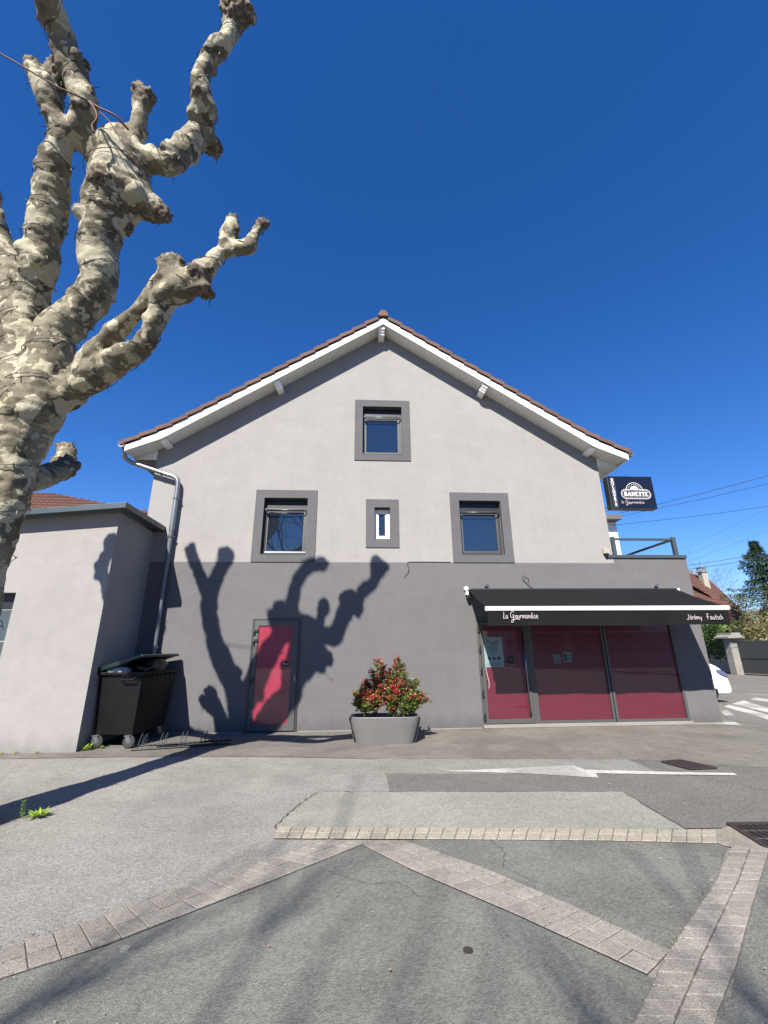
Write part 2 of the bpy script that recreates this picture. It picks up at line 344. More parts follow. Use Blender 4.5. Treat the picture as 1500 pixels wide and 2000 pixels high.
def thing(name, label, cat, loc=(0, 0, 0), rz=0, group=None):
    o = bpy.data.objects.new(name, None); COL.objects.link(o); o.location = loc; o.rotation_euler = (0, 0, rz)
    o['label'] = label; o['category'] = cat
    if group: o['group'] = group
    return o
def tag(o, label=None, cat=None, group=None, kind=None):
    if label: o['label'] = label
    if cat: o['category'] = cat
    if group: o['group'] = group
    if kind: o['kind'] = kind
    return o
def inst(src, parent, loc=None, rot=None, label=None):
    c = src.copy(); COL.objects.link(c); c.parent = parent
    if loc is not None: c.location = loc
    if rot is not None: c.rotation_euler = rot
    return c
def copy_tree(o, parent=None):
    c = o.copy(); COL.objects.link(c); c.parent = parent
    for ch in list(o.children): copy_tree(ch, c)
    return c
def catmull(P, n=6):
    P = [Vector(p) for p in P]; out = []
    for i in range(len(P)-1):
        p0 = P[max(i-1, 0)]; p1 = P[i]; p2 = P[i+1]; p3 = P[min(i+2, len(P)-1)]
        for k in range(n):
            t = k/n
            out.append(.5*((2*p1)+(-p0+p2)*t+(2*p0-5*p1+4*p2-p3)*t*t+(-p0+3*p1-3*p2+p3)*t**3))
    out.append(P[-1]); return out

# ------------------------------------------------------------------ GROUND
def sheet(name, poly, z, m, label=None, kind='structure', jitter=0, sub=1, depth=None):
    pts = []
    n = len(poly)
    for i in range(n):
        a = Vector(poly[i]); b = Vector(poly[(i+1) % n]); L = (b-a).length; k = max(1, int(L/.12)) if jitter else 1
        for j in range(k):
            p = a.lerp(b, j/k)
            if jitter: p = p+Vector((noise.noise(Vector((p.x*6, p.y*6, 3)))*jitter, noise.noise(Vector((p.x*6, p.y*6, 9)))*jitter))
            pts.append(p)
    mb = MB()
    if depth: mb.prism([(p.x, p.y) for p in pts], z-depth, z, 'z')
    else: mb.add([(p.x, p.y, z) for p in pts], [tuple(range(len(pts)))])
    o = mb.obj(name, m); o['kind'] = kind
    if o.data.polygons[0].normal.z < 0 and not depth:
        o.data.flip_normals()
    if label: o['label'] = label
    return o
A_base = asphalt('old pale asphalt', (.395, .382, .35), 95, .27, .12, (.44, .42, .37), stain=.08)
A_side = asphalt('warm pavement asphalt', (.275, .256, .222), 110, .3, .16, (.3, .28, .24), stain=.18)
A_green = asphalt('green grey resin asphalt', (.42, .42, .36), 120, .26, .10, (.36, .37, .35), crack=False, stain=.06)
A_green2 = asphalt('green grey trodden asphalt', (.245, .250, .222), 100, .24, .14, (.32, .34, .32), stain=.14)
A_green3 = asphalt('duller green grey asphalt', (.33, .335, .295), 110, .28, .12, (.42, .42, .4), crack=False)
A_dark = asphalt('dark road asphalt', (.225, .215, .192), 105, .35, .10, (.3, .29, .27), crack=False)
ground = sheet('ground', [(-400, -400), (400, -400), (400, 600), (-400, 600)], 0.0, A_base)
sheet('pavement', [(-9, -1.78), (-5.54, -1.82), (-3.59, -1.87), (-1.58, -2.03), (.29, -2.36), (4.07, -2.78), (4.59, -3.03), (5.59, -3.34), (9.5, -4.8), (14, -2), (14, 6), (7.9, 6), (7.9, .6), (-9, .6)], .004, A_side, jitter=.03)
sheet('road', [(3.98, -2.76), (4.59, -3.05), (5.59, -3.36), (9.5, -4.82), (30, -18), (30, -30), (12, -30), (3.9, -9.0), (3.95, -5.04), (3.98, -4.25)], .0042, A_dark)
sheet('street', [(8.4, -.9), (12, -6), (60, -40), (60, 60), (20, 60), (8.9, 12), (8.4, 2)], .008, asphalt('warm grey street asphalt', (.27, .255, .225), 90, .3, .12, (.35, .34, .31)))  # one warm grey asphalt tone over the whole street
sheet('asphalt_patch', [(.29, -2.36), (3.98, -2.74), (3.96, -3.52), (.37, -3.18)], .008, A_green3, 'pale green grey asphalt strip beside the pavement', jitter=.02)
sheet('asphalt_patch', [(.39, -3.19), (3.965, -3.53), (6.2, -5.9), (4.2, -5.25), (3.0, -5.22), (3.04, -4.15), (.37, -3.93)], .009, A_dark, 'dark asphalt strip carrying the white arrow', jitter=.02)
sheet('asphalt_patch', [(-.42, -3.87), (.37, -3.94), (3.04, -4.16), (2.94, -5.23), (.96, -5.07), (-.75, -4.9), (-.66, -4.43)], .0095, A_green, 'pale green grey asphalt field above the paver strip', jitter=.03)
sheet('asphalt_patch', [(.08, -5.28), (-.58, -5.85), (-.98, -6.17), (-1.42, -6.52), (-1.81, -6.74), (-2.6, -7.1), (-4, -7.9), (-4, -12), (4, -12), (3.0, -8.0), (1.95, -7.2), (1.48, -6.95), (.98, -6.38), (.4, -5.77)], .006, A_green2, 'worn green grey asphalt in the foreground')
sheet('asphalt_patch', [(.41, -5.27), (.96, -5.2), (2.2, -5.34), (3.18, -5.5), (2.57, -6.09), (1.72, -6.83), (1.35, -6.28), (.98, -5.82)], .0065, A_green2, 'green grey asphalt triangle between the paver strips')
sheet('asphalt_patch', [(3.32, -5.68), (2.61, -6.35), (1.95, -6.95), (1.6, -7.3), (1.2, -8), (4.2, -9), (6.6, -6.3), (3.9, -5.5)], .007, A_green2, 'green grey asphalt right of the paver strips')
grass = None

# paver strips --------------------------------------------------------------
MT['pav_pink'] = asphalt('beige pink concrete paver', (.44, .41, .36), 130, .2, .10, (.5, .44, .4), crack=False, stain=.16, rnd=.13)
MT['pav_yellow'] = asphalt('sand coloured concrete paver', (.54, .50, .40), 130, .22, .08, (.5, .48, .42), crack=False, rnd=.10)
MT['joint'] = asphalt('sandy joint filling', (.20, .175, .14), 150, .4, .15, (.2, .19, .15), crack=False)
def polyat(P, s):
    L = [0]
    for a, b in zip(P, P[1:]): L.append(L[-1]+(Vector(b)-Vector(a)).length)
    t = s*L[-1]
    for i in range(len(P)-1):
        if t <= L[i+1]+1e-9: return Vector(P[i]).lerp(Vector(P[i+1]), (t-L[i])/max(1e-9, L[i+1]-L[i]))
    return Vector(P[-1])
def plen(P): return sum((Vector(b)-Vector(a)).length for a, b in zip(P, P[1:]))
def band(label, A, B, rows, step, m, zt=.016, skew=0, first=0.0):
    n = 60
    poly = [polyat(A, i/n) for i in range(n+1)]+[polyat(B, 1-i/n) for i in range(n+1)]
    mb = MB(); mb.add([(p.x, p.y, .0105) for p in poly], [tuple(range(len(poly)))])
    o = mb.obj('paver_strip', MT['joint']); o['kind'] = 'structure'; o['label'] = label
    if o.data.polygons[0].normal.z < 0: o.data.flip_normals()
    N = max(1, int(plen(A)/step)); rnd = random.Random(5)
    for r_ in range(rows):
        off = first*(r_ % 2)
        for i in range(N):
            s0, s1 = (i+off)/N, (i+1+off)/N
            s0, s1 = max(0, s0), min(1, s1)
            if s1-s0 < .3/N: continue
            t0, t1 = r_/rows, (r_+1)/rows
            q = [polyat(A, s0).lerp(polyat(B, s0), t0), polyat(A, s1).lerp(polyat(B, s1), t0), polyat(A, s1).lerp(polyat(B, s1), t1), polyat(A, s0).lerp(polyat(B, s0), t1)]
            c = sum(q, Vector((0, 0)))/4; g = .0035
            q2 = [p+(c-p).normalized()*g*1.4 for p in q]; q3 = [p+(c-p).normalized()*g*3.0 for p in q]
            z = zt+rnd.uniform(-.0015, .0015); tilt = rnd.uniform(-.001, .001)
            mb = MB(); mb.add([(p.x-c.x, p.y-c.y, 0) for p in q2]+[(p.x-c.x, p.y-c.y, z-.013+tilt*k) for k, p in enumerate(q2)]+[(p.x-c.x, p.y-c.y, z-.0105+tilt*k) for k, p in enumerate(q3)],
                   [(0, 1, 5, 4), (1, 2, 6, 5), (2, 3, 7, 6), (3, 0, 4, 7), (4, 5, 9, 8), (5, 6, 10, 9), (6, 7, 11, 10), (7, 4, 8, 11), (8, 9, 10, 11)])
            po = mb.obj('paver', m, o); po.location = (c.x, c.y, .0108)
    return o
band('sand coloured paver strip running parallel to the shop wall', [(-.73, -4.89), (.96, -5.05), (2.34, -5.18), (3.24, -5.28)], [(-.73, -5.14), (.9, -5.29), (2.2, -5.42), (3.03, -5.54)], 2, .125, MT['pav_yellow'])
band('curved pinkish paver strip running out at the lower left', [(-.25, -5.2), (-.78, -5.6), (-1.23, -5.94), (-1.63, -6.26), (-1.97, -6.52), (-2.7, -6.85)], [(.08, -5.3), (-.58, -5.85), (-.98, -6.17), (-1.42, -6.52), (-1.81, -6.75), (-2.6, -7.12)], 2, .128, MT['pav_pink'])
band('diagonal pinkish paver strip crossing the foreground', [(.41, -5.28), (.98, -5.82), (1.35, -6.28), (1.72, -6.79)], [(.02, -5.3), (.4, -5.77), (.98, -6.38), (1.48, -6.95)], 2, .122, MT['pav_pink'], .0158, first=0)
band('pinkish paver strip running to the lower right corner', [(3.18, -5.53), (2.57, -6.09), (1.67, -6.82), (1.24, -7.22), (.6, -7.8)], [(3.45, -5.6), (2.61, -6.35), (1.95, -6.95), (1.6, -7.24), (1.0, -7.85)], 2, .125, MT['pav_pink'], .0162, first=.5)
sheet('paver_infill', [(3.03, -5.3), (3.24, -5.27), (3.44, -5.2), (3.36, -5.62), (3.3, -5.72), (3.05, -5.6)], .012, asphalt('sandy mortar', (.40, .365, .30), 120, .25, .15, (.5, .48, .42), crack=False), 'sandy mortar filling where the paver strips meet the grate', jitter=.02)

# painted arrow, zebra, street paint
paint = asphalt('worn white road paint', (.78, .78, .73), 120, .22, .10, (.3, .29, .27), stain=.35, crack=False)
def splat(name, poly, z, m, label): return sheet(name, poly, z, m, label, jitter=.012)
splat('road_arrow', [(1.12, -3.15), (2.12, -3.08), (3.02, -3.02), (3.07, -3.25), (4.0, -3.43), (4.9, -3.58), (4.86, -3.68), (4.0, -3.56), (3.13, -3.42), (3.06, -3.62), (2.18, -3.34)], .0135, paint, 'worn white arrow painted on the asphalt, pointing left')
for poly, lb in (([(10.6, 3.0), (11.6, 3.7), (10.8, 2.05), (10.1, 1.35)], 'white crossing stripe just in front of the car'),
             ([(9.95, 2.5), (10.45, 2.9), (9.75, .95), (9.15, .35)], 'second white crossing stripe from the car'),
             ([(9.1, 1.6), (9.5, 1.9), (8.95, 1.0), (8.7, 1.0)], 'short white crossing stripe beside the building corner'),
             ([(11.97, 3.9), (12.6, 4.4), (12.5, 3.4), (11.94, 3.1)], 'farther white crossing stripe'),
             ([(7.7, .22), (8.15, .1), (7.95, -.3), (7.55, -.12)], 'white paint mark at the foot of the building corner')):
    sheet('crossing_stripe', poly, .0125, paint, lb)
sheet('road_line', [(13.2, 5.4), (13.4, 5.6), (14.6, 3.2), (14.35, 3.2)], .0125, paint, 'thin white line across the street')

crk = asphalt('dark crack filling', (.085, .08, .07), 150, .4, .2, (.15, .14, .12), crack=False)
def crack(label, pts, wd=.007, z=.0142, jit=.02, seed=1):
    P = catmull([(a, b, 0) for a, b in pts], 10); q = random.Random(seed); L_, R_ = [], []
    for i, p in enumerate(P):
        d = (P[min(i+1, len(P)-1)]-P[max(i-1, 0)]).normalized(); n_ = Vector((-d.y, d.x, 0)); c = p+n_*q.gauss(0, jit*.5); ww = wd*q.uniform(.3, 1.2)
        L_.append(c+n_*ww/2); R_.append(c-n_*ww/2)
    mb = MB(); n = len(P); mb.add([(a.x, a.y, z) for a in L_]+[(a.x, a.y, z) for a in R_], [(i, i+1, n+i+1, n+i) for i in range(n-1)])
    o = mb.obj('crack', crk); o['kind'] = 'structure'; o['label'] = label
crack('dark crack along the left end of the pale field', [(.37, -3.93), (-.1, -3.9), (-.42, -3.87), (-.66, -4.43), (-.77, -4.9)], .012, jit=.02)
crack('seam where the pavement meets the forecourt', [(-5.5, -1.83), (-3.6, -1.88), (-1.6, -2.04), (.29, -2.37)], .009, jit=.012, seed=2)
crack('seam along the pavement edge by the arrow', [(.29, -2.37), (2, -2.55), (4.07, -2.79), (4.6, -3.04)], .007, jit=.008, seed=3)
crack('fine crack in the asphalt triangle', [(1.15, -5.3), (1.2, -5.55), (1.12, -5.8), (1.25, -6.0), (1.22, -6.2)], .004, jit=.02, seed=4)
crack('fine crack across the foreground asphalt', [(-.2, -5.75), (.05, -5.95), (.3, -5.98), (.42, -6.15)], .004, jit=.02, seed=5)
crack('seam running down from the grate on the right', [(3.98, -2.8), (4.4, -3.8), (5.0, -4.6), (5.8, -5.3)], .006, jit=.01, seed=6)
# drain grates, covers
def grate(label, poly, nb, rows, z=.012):
    t = thing('drain_grate', label, 'drain grate')
    P = [Vector(p) for p in poly]
    mb = MB(); mb.add([(p.x, p.y, z) for p in P], [(0, 1, 2, 3)]); f = mb.obj('pit', MT['black'], t)
    if f.data.polygons[0].normal.z < 0: f.data.flip_normals()
    def at(u, v): return P[0].lerp(P[1], u).lerp(P[3].lerp(P[2], u), v)
    fr = MB()
    def bar(u0, v0, u1, v1, wd, h=.012):
        a, b = at(u0, v0), at(u1, v1); d = (b-a).normalized(); n_ = Vector((-d.y, d.x))*wd
        fr.add([(*(a+n_), z+.001), (*(b+n_), z+.001), (*(b-n_), z+.001), (*(a-n_), z+.001), (*(a+n_), z+h), (*(b+n_), z+h), (*(b-n_), z+h), (*(a-n_), z+h)],
               [(0, 1, 2, 3), (4, 5, 6, 7), (0, 1, 5, 4), (1, 2, 6, 5), (2, 3, 7, 6), (3, 0, 4, 7)])
    for a in ((0, 0, 1, 0), (0, 1, 1, 1)): bar(*a, .02)
    for a in ((0, 0, 0, 1), (1, 0, 1, 1)): bar(*a, .02, .0115)
    fr.obj('grate_frame', MT['iron'], t)
    for r_ in range(rows):
        v0, v1 = (r_+.12)/rows, (r_+.88)/rows
        for i in range(nb):
            u = (i+.8)/(nb+.6); fr2 = fr; fr = MB(); 
            a, b = at(u-.25/nb, v0), at(u+.25/nb, v1); d = (b-a).normalized(); n_ = Vector((-d.y, d.x))*.011
            fr.add([(*(a+n_), z+.001), (*(b+n_), z+.001), (*(b-n_), z+.001), (*(a-n_), z+.001), (*(a+n_), z+.009), (*(b+n_), z+.009), (*(b-n_), z+.009), (*(a-n_), z+.009)],
                   [(0, 1, 2, 3), (4, 5, 6, 7), (0, 1, 5, 4), (1, 2, 6, 5), (2, 3, 7, 6), (3, 0, 4, 7)])
            fr.obj('bar', MT['iron'], t); fr = fr2
        if r_ < rows-1:
            a, b = at(0, (r_+1)/rows), at(1, (r_+1)/rows); mb = MB(); mb.tube([(*a, z+.005), (*b, z+.005)], .008, 4); mb.obj('cross_bar', MT['iron'], t)
    return t
grate('rusty slotted drain grate near the tail of the arrow', [(4.36, -2.96), (4.69, -2.90), (4.86, -3.34), (4.47, -3.36)], 7, 1, .0135)
grate('large rusty drain grate at the right end of the sand coloured pavers', [(3.45, -5.17), (4.05, -5.2), (4.0, -5.75), (3.36, -5.66)], 9, 3, .0135)
def disc(name, x, y, r_, z, m, label, cat, k=20):
    mb = MB(); mb.lathe([(r_, .002), (r_*.97, z)], (x, y, 0), k=k); o = mb.obj(name, m); tag(o, label, cat); return o
disc('inspection_cap', .62, -6.70, .028, .012, MT['iron'], 'small dark round cap in the foreground asphalt', 'cap')
disc('survey_disc', -1.285, -6.55, .027, .012, MT['concrete'], 'pale round disc beside the curved paver strip', 'disc')
MT['mossmat'] = leafmat('moss', (.05, .06, .02), (.14, .17, .05), .8, .1)
# small bits scattered on the ground
mb = MB(); rr = random.Random(3)
for i in range(900):
    x = rr.uniform(-5, 6); y = rr.uniform(-7.2, -.05)
    if rr.random() < .35: y = -abs(rr.gauss(0, .25))-.02; x = rr.uniform(-2.5, 7.7)
    s = rr.uniform(.003, .009); z = .019
    a = rr.random()*6.28
    mb.add([(x+s*math.cos(a), y+s*math.sin(a), z), (x+s*math.cos(a+2.2), y+s*math.sin(a+2.2), z), (x+s*math.cos(a+4), y+s*math.sin(a+4), z+.001), (x, y, z+s*.8)], [(0, 1, 3), (1, 2, 3), (2, 0, 3), (0, 2, 1)], rr.random())
tag(mb.obj('grit', MT['concrete'], stuff=True), 'small pale stones and grit scattered over the asphalt', 'grit')
mb = MB()
for i in range(260):
    k = rr.random()
    if k < .4: x, y = rr.gauss(-3.75, .35), rr.gauss(-4.75, .3)
    elif k < .7: x, y = rr.uniform(-9, -4.7), -1.5-abs(rr.gauss(0, .05))
    else: x, y = rr.uniform(-2, 7), rr.uniform(-7, -.1)
    s = rr.uniform(.012, .03)
    mb.leaf((x, y, .02), (rr.uniform(-1, 1), rr.uniform(-1, 1), .1), (rr.uniform(-.3, .3), rr.uniform(-.3, .3), 1), s, s*.6, rr.random())
tag(mb.obj('leaf_litter', MT['dryleaf'], stuff=True), 'dry leaf crumbs lying by the tree foot and walls', 'dry leaves')
mb = MB()
for (pa, pb, nn) in (((.41, -5.27), (1.72, -6.8), 90), ((-.25, -5.2), (-2.3, -6.7), 60), ((3.2, -5.5), (1.2, -7.25), 50), ((.08, -5.3), (-1.8, -6.75), 50)):
    for i in range(nn):
        t = rr.random(); p = Vector(pa).lerp(Vector(pb), t)+Vector((rr.gauss(0, .012), rr.gauss(0, .012)))
        for k in range(3):
            a = rr.random()*6.28; mb.leaf((p.x, p.y, .014), (math.cos(a), math.sin(a), rr.uniform(.2, 1)), (0, 0, 1), rr.uniform(.006, .018), .004, rr.random())
tag(mb.obj('moss', MT['mossmat'], stuff=True), 'moss and tiny grass growing along the paver strip edges', 'moss')
# tree pit
pit = sheet('tree_pit', [(-3.44, -4.75), (-3.50, -4.50), (-3.75, -4.25), (-4.3, -3.95), (-5.2, -4.2), (-5.5, -5.0), (-5.0, -5.8), (-4.0, -5.8), (-3.4, -5.3)], .018, MT['dirt'], 'bare brown earth round the plane tree foot', jitter=.06)

# weeds
def weed(x, y, s, label, n=26, up=.5, seed=1):
    t = thing('weed', label, 'weed', (x, y, .01)); q = random.Random(seed)
    mb = MB()
    for i in range(n):
        a = q.random()*6.28; e = q.uniform(.1, up)
        d = Vector((math.cos(a), math.sin(a), e)); 
        mb.leaf((q.gauss(0, s*.15), q.gauss(0, s*.15), .005), d, (0, 0, 1), s*q.uniform(.6, 1.1), s*.28, q.random(), .15)
    mb.obj('leaves', MT['weedleaf'], t, stuff=True); return t
MT['weedleaf'] = leafmat('fresh weed leaves', (.10, .20, .02), (.30, .42, .05), .5, .3)
weed(-3.20, -4.42, .11, 'flat bright green weed beside the tree foot', 40, .7, 2)
w2 = weed(-3.34, -4.45, .05, 'upright spiky green weed beside the tree foot', 8, 2.0, 3)
mb = MB(); mb.tube([(0, 0, 0), (-.02, 0, .14)], .004, 5); mb.obj('stem', MT['leafgreen'], w2)
mb = MB()
for i in range(26):
    z = .02+.13*i/26; a = i*2.4; mb.leaf((-.02*z/.14, 0, z), (math.cos(a), math.sin(a), .5), (0, 0, 1), .035, .01, (i % 5)/5)
mb.obj('stem_leaves', MT['weedleaf'], w2, stuff=True)
weed(-4.55, -1.32, .13, 'bright green weed at the corner of the low building', 34, 1.0, 5)
weed(-4.35, -1.2, .08, 'small yellowish weed in front of the waste container', 16, .6, 6)
for k, x in enumerate((-5.75, -5.55, -5.2)): weed(x, -1.52, .06, ['faint dry weed at the left foot of the low building', 'dry weed tuft at the low building foot, second from left', 'thin weed at the foot of the low building nearest its corner'][k], 12, 1.2, 11+k)

# ------------------------------------------------------------------ MAIN HOUSE
house = thing('bakery_house', 'grey rendered gabled house with bakery shop on its ground floor', 'house', (0, 0, 0))
XA = .57
def zb(x):      # underside of barge board profile
    d = abs(x-XA)
    return 9.72-.668*d if d < 5.17 else 6.266-.42*(d-5.17)
def zt(x):
    d = abs(x-XA)
    return 9.90-.668*d if d < 5.0 else 6.56-.50*(d-5.0)
DEP = 7.5
OPEN = {'top': (.055, 1.045, 6.17, 7.505), 'left': (-2.235, -1.225, 3.635, 4.995), 'right': (2.385, 3.395, 3.65, 4.98), 'small': (.35, .715, 4.015, 4.785)}
def wall_with_holes(x0, x1, z0, z1, holes, ytop=None):
    """front wall at y=0..0.22 with rectangular holes, cut into a grid"""
    xs = sorted({x0, x1, *[h[0] for h in holes], *[h[1] for h in holes]}); zs = sorted({z0, z1, *[h[2] for h in holes], *[h[3] for h in holes]})
    mb = MB()
    for i in range(len(xs)-1):
        for j in range(len(zs)-1):
            cx, cz = (xs[i]+xs[i+1])/2, (zs[j]+zs[j+1])/2
            if any(h[0] < cx < h[1] and h[2] < cz < h[3] for h in holes): continue
            mb.add([(xs[i], 0, zs[j]), (xs[i+1], 0, zs[j]), (xs[i+1], 0, zs[j+1]), (xs[i], 0, zs[j+1])], [(0, 1, 2, 3)])
    return mb
PZ = 3.465
T = .24
up = wall_with_holes(-4.85, 6.0, PZ, 6.10, [OPEN['left'], OPEN['right'], OPEN['small']])
up2 = wall_with_holes(-1.5, 2.64, 6.10, 8.0, [OPEN['top']])
up.add(up2.v, up2.f)
up.add([(-1.5, 0, 6.10), (-1.5, 0, 8.0), (-1.5, 0, 8.36), (-4.6, 0, 6.29), (-4.85, 0, 6.18), (-4.85, 0, 6.10)], [(0, 1, 2, 3, 4, 5)])
up.add([(2.64, 0, 6.10), (6.0, 0, 6.10), (6.0, 0, 6.18), (5.74, 0, 6.29), (2.64, 0, 8.36), (2.64, 0, 8.0)], [(0, 1, 2, 3, 4, 5)])
up.add([(-1.5, 0, 8.0), (2.64, 0, 8.0), (2.64, 0, 8.36), (XA, 0, 9.74), (-1.5, 0, 8.36)], [(0, 1, 2, 3, 4)])
# sides, back, reveals
up.add([(-4.85, 0, 0), (-4.85, DEP, 0), (-4.85, DEP, 6.15), (-4.85, 0, 6.15)], [(0, 1, 2, 3)])
up.add([(6.0, 0, 3.4), (6.0, DEP, 3.4), (6.0, DEP, 6.15), (6.0, 0, 6.15)], [(0, 1, 2, 3)])
up.add([(-4.85, DEP, 0), (6.0, DEP, 0), (6.0, DEP, 6.2), (XA, DEP, 9.72), (-4.85, DEP, 6.2)], [(0, 1, 2, 3, 4)])
wl = up.obj('gable_wall', MT['wall_light'], house); 
# lower band
low = wall_with_holes(-4.85, 7.79, 0, PZ, [(-2.27, -1.235, 0.02, 2.235), (2.6, 7.09, 0.06, 2.235)])
low.add([(6.0, 0, PZ), (7.79, 0, PZ), (7.79, 0, 3.585), (6.0, 0, 3.585)], [(0, 1, 2, 3)])
low.add([(7.79, 0, 0), (7.79, 5.2, 0), (7.79, 5.2, 3.585), (7.79, 0, 3.585)], [(0, 1, 2, 3)])
low.add([(6.0, 5.2, 0), (7.79, 5.2, 0), (7.79, 5.2, 3.585), (6.0, 5.2, 3.585)], [(0, 1, 2, 3)])
low.add([(6.0, 0, 3.5), (7.79, 0, 3.5), (7.79, 5.2, 3.5), (6.0, 5.2, 3.5)], [(0, 1, 2, 3)])
for h in ((-2.27, -1.235, .02, 2.235), (2.6, 7.09, .06, 2.235)):
    x0, x1, z0, z1 = h; d = .3
    low.add([(x0, 0, z0), (x0, d, z0), (x0, d, z1), (x0, 0, z1)], [(0, 1, 2, 3)]); low.add([(x1, 0, z0), (x1, d, z0), (x1, d, z1), (x1, 0, z1)], [(0, 1, 2, 3)])
    low.add([(x0, 0, z1), (x1, 0, z1), (x1, d, z1), (x0, d, z1)], [(0, 1, 2, 3)]); low.add([(x0, 0, z0), (x1, 0, z0), (x1, d, z0), (x0, d, z0)], [(0, 1, 2, 3)])
    low.add([(x0, d, z0), (x1, d, z0), (x1, d, z1), (x0, d, z1)], [(0, 1, 2, 3)])
low.obj('ground_floor_wall', MT['wall_dark'], house, label='slate grey ground floor wall under the paint line')
# plinth joint along the base
for _a, _b, _h in ((-4.84, -2.31, .022), (-1.2, 2.56, .018), (7.13, 7.78, .03)):
    mb = MB(); mb.box(_a, _b, -.012, -.001, 0, _h); mb.obj('base_strip', MT['concrete'], house)

# windows -------------------------------------------------------------------
def window(key, band_, lbl):
    x0, x1, z0, z1 = OPEN[key]; X0, X1, Z0, Z1 = band_
    w = bpy.data.objects.new('window', None); COL.objects.link(w); w.parent = house; w['label'] = lbl
    s = MB(); y = -.022
    for q in ((X0, X1, z1, Z1), (X0, X1, Z0, z0)): s.box(q[0], q[1], y, .0, q[2], q[3])
    for q in ((X0, x0, z0, z1), (x1, X1, z0, z1)): s.box(q[0], q[1], y, .0, q[2], q[3])
    # reveals
    d = .21
    s.add([(x0, y, z0), (x0, d, z0), (x0, d, z1), (x0, y, z1)], [(0, 1, 2, 3)]); s.add([(x1, y, z0), (x1, d, z0), (x1, d, z1), (x1, y, z1)], [(0, 1, 2, 3)])
    s.add([(x0, y, z1), (x1, y, z1), (x1, d, z1), (x0, d, z1)], [(0, 1, 2, 3)]); s.add([(x0, y, z0), (x1, y, z0), (x1, d, z0), (x0, d, z0)], [(0, 1, 2, 3)])
    s.obj('surround', MT['surround'], w)
    if key == 'small':
        f = MB(); y0, y1 = .12, .19; a, b, c, e = x0+.0, x1-.0, z0, z1-.02; t = .075
        f.box(a, b, y0, y1, c, c+t); f.box(a, b, y0, y1, e-t, e); f.box(a, a+t, y0, y1, c+t, e-t); f.box(b-t, b, y0, y1, c+t, e-t)
        f.obj('frame', MT['white'], w, bevel=.004)
        f = MB(); a += t; b -= t; c += t; e -= t; t2 = .03; y0 = .135
        f.box(a, b, y0, y1, c, c+t2); f.box(a, b, y0, y1, e-t2, e); f.box(a, a+t2, y0, y1, c+t2, e-t2); f.box(b-t2, b, y0, y1, c+t2, e-t2)
        f.obj('sash', MT['white'], w, bevel=.004)
        g = MB(); g.box(a+t2, b-t2, .155, .165, c+t2, e-t2); g.obj('pane', MT['glass'], w)
        return w
    f = MB(); y0, y1 = .12, .20; t = .06; sh = z1-.22
    f.box(x0, x1, y0, y1, z0, z0+t+.02); f.box(x0, x1, y0, y1, sh-.05, sh); f.box(x0, x0+t, y0, y1, z0+t+.02, sh-.05); f.box(x1-t, x1, y0, y1, z0+t+.02, sh-.05)
    f.obj('frame', MT['anth'], w, bevel=.004)
    f = MB(); a, b, c, e = x0+t, x1-t, z0+t+.02, sh-.05; t2 = .035; ys = .14
    f.box(a, b, ys, y1, c, c+t2); f.box(a, b, ys, y1, e-t2, e); f.box(a, a+t2, ys, y1, c+t2, e-t2); f.box(b-t2, b, ys, y1, c+t2, e-t2)
    f.obj('sash', MT['anth_light'], w, bevel=.003)
    g = MB(); g.box(a+t2, b-t2, .165, .175, c+t2, e-t2); g.obj('pane', MT['glass'], w)
    f = MB(); f.box(x0, x1, .125, .20, sh+.002, z1); f.obj('shutter_box', MT['black'], w, bevel=.004)
    for xx in (x0, x1-.03):
        f = MB(); f.box(xx, xx+.03, .07, .118, z0, sh); f.obj('guide_rail', MT['anth_light'] if xx > x0 else MT['anth'], w)
    zr = sh-.065
    f = MB(); f.tube([(x0+.02, .03, zr), (x1-.02, .03, zr)], .013, 10); f.obj('guard_rail', MT['steel2'], w, smooth=True)
    for xx in (x0+.05, x1-.05):
        f = MB(); f.box(xx-.02, xx+.02, .0, .06, zr-.03, zr+.03); f.obj('rail_clamp', MT['black'], w, bevel=.005)
    if key == 'left':
        f = MB(); f.tube([(x0+.08, .03, z0+.06), (x1-.0, .03, z0+.06)], .012, 10); f.obj('lower_rail', MT['steel2'], w)
    f = MB(); f.box(x0, x1, -.03, .12, z0, z0+.012); f.obj('sill', MT['anth_light'], w)
    return w
MT['steel2'] = mat('grey metal rail', (.22, .24, .27), .35, metal=.6)
window('top', (-.145, 1.252, 6.0, 7.69), 'attic window under the gable peak')
window('left', (-2.435, -1.003, 3.468, 5.19), 'left first floor window reflecting a tree limb')
window('small', (.148, .925, 3.81, 4.985), 'small white framed window in a grey surround')
window('right', (2.168, 3.606, 3.468, 5.183), 'right first floor window reflecting plain blue sky')

# roof ------------------------------------------------------------------------
def strip(xs, f0, f1, y0, y1):
    mb = MB(); n = len(xs)
    vs = []
    for x in xs:
        vs += [(x, y0, f0(x)), (x, y0, f1(x)), (x, y1, f1(x)), (x, y1, f0(x))]
    fs = [(0, 1, 2, 3)[::-1], tuple(4*(n-1)+i for i in (0, 1, 2, 3))]
    for i in range(n-1):
        for j in range(4): fs.append((4*i+j, 4*i+(j+1) % 4, 4*(i+1)+(j+1) % 4, 4*(i+1)+j))
    mb.add(vs, fs); return mb
XL, XR = XA-5.95, XA+5.98
roof = bpy.data.objects.new('roof', None); COL.objects.link(roof); roof.parent = house
o = strip([XL, XA-5.17, XA], zb, zt, -.45, -.425).obj('barge_board', MT['white'], roof, bevel=.004)
o = strip([XA+.002, XA+5.17, XR], zb, zt, -.45, -.425).obj('barge_board', MT['white'], roof, bevel=.004)
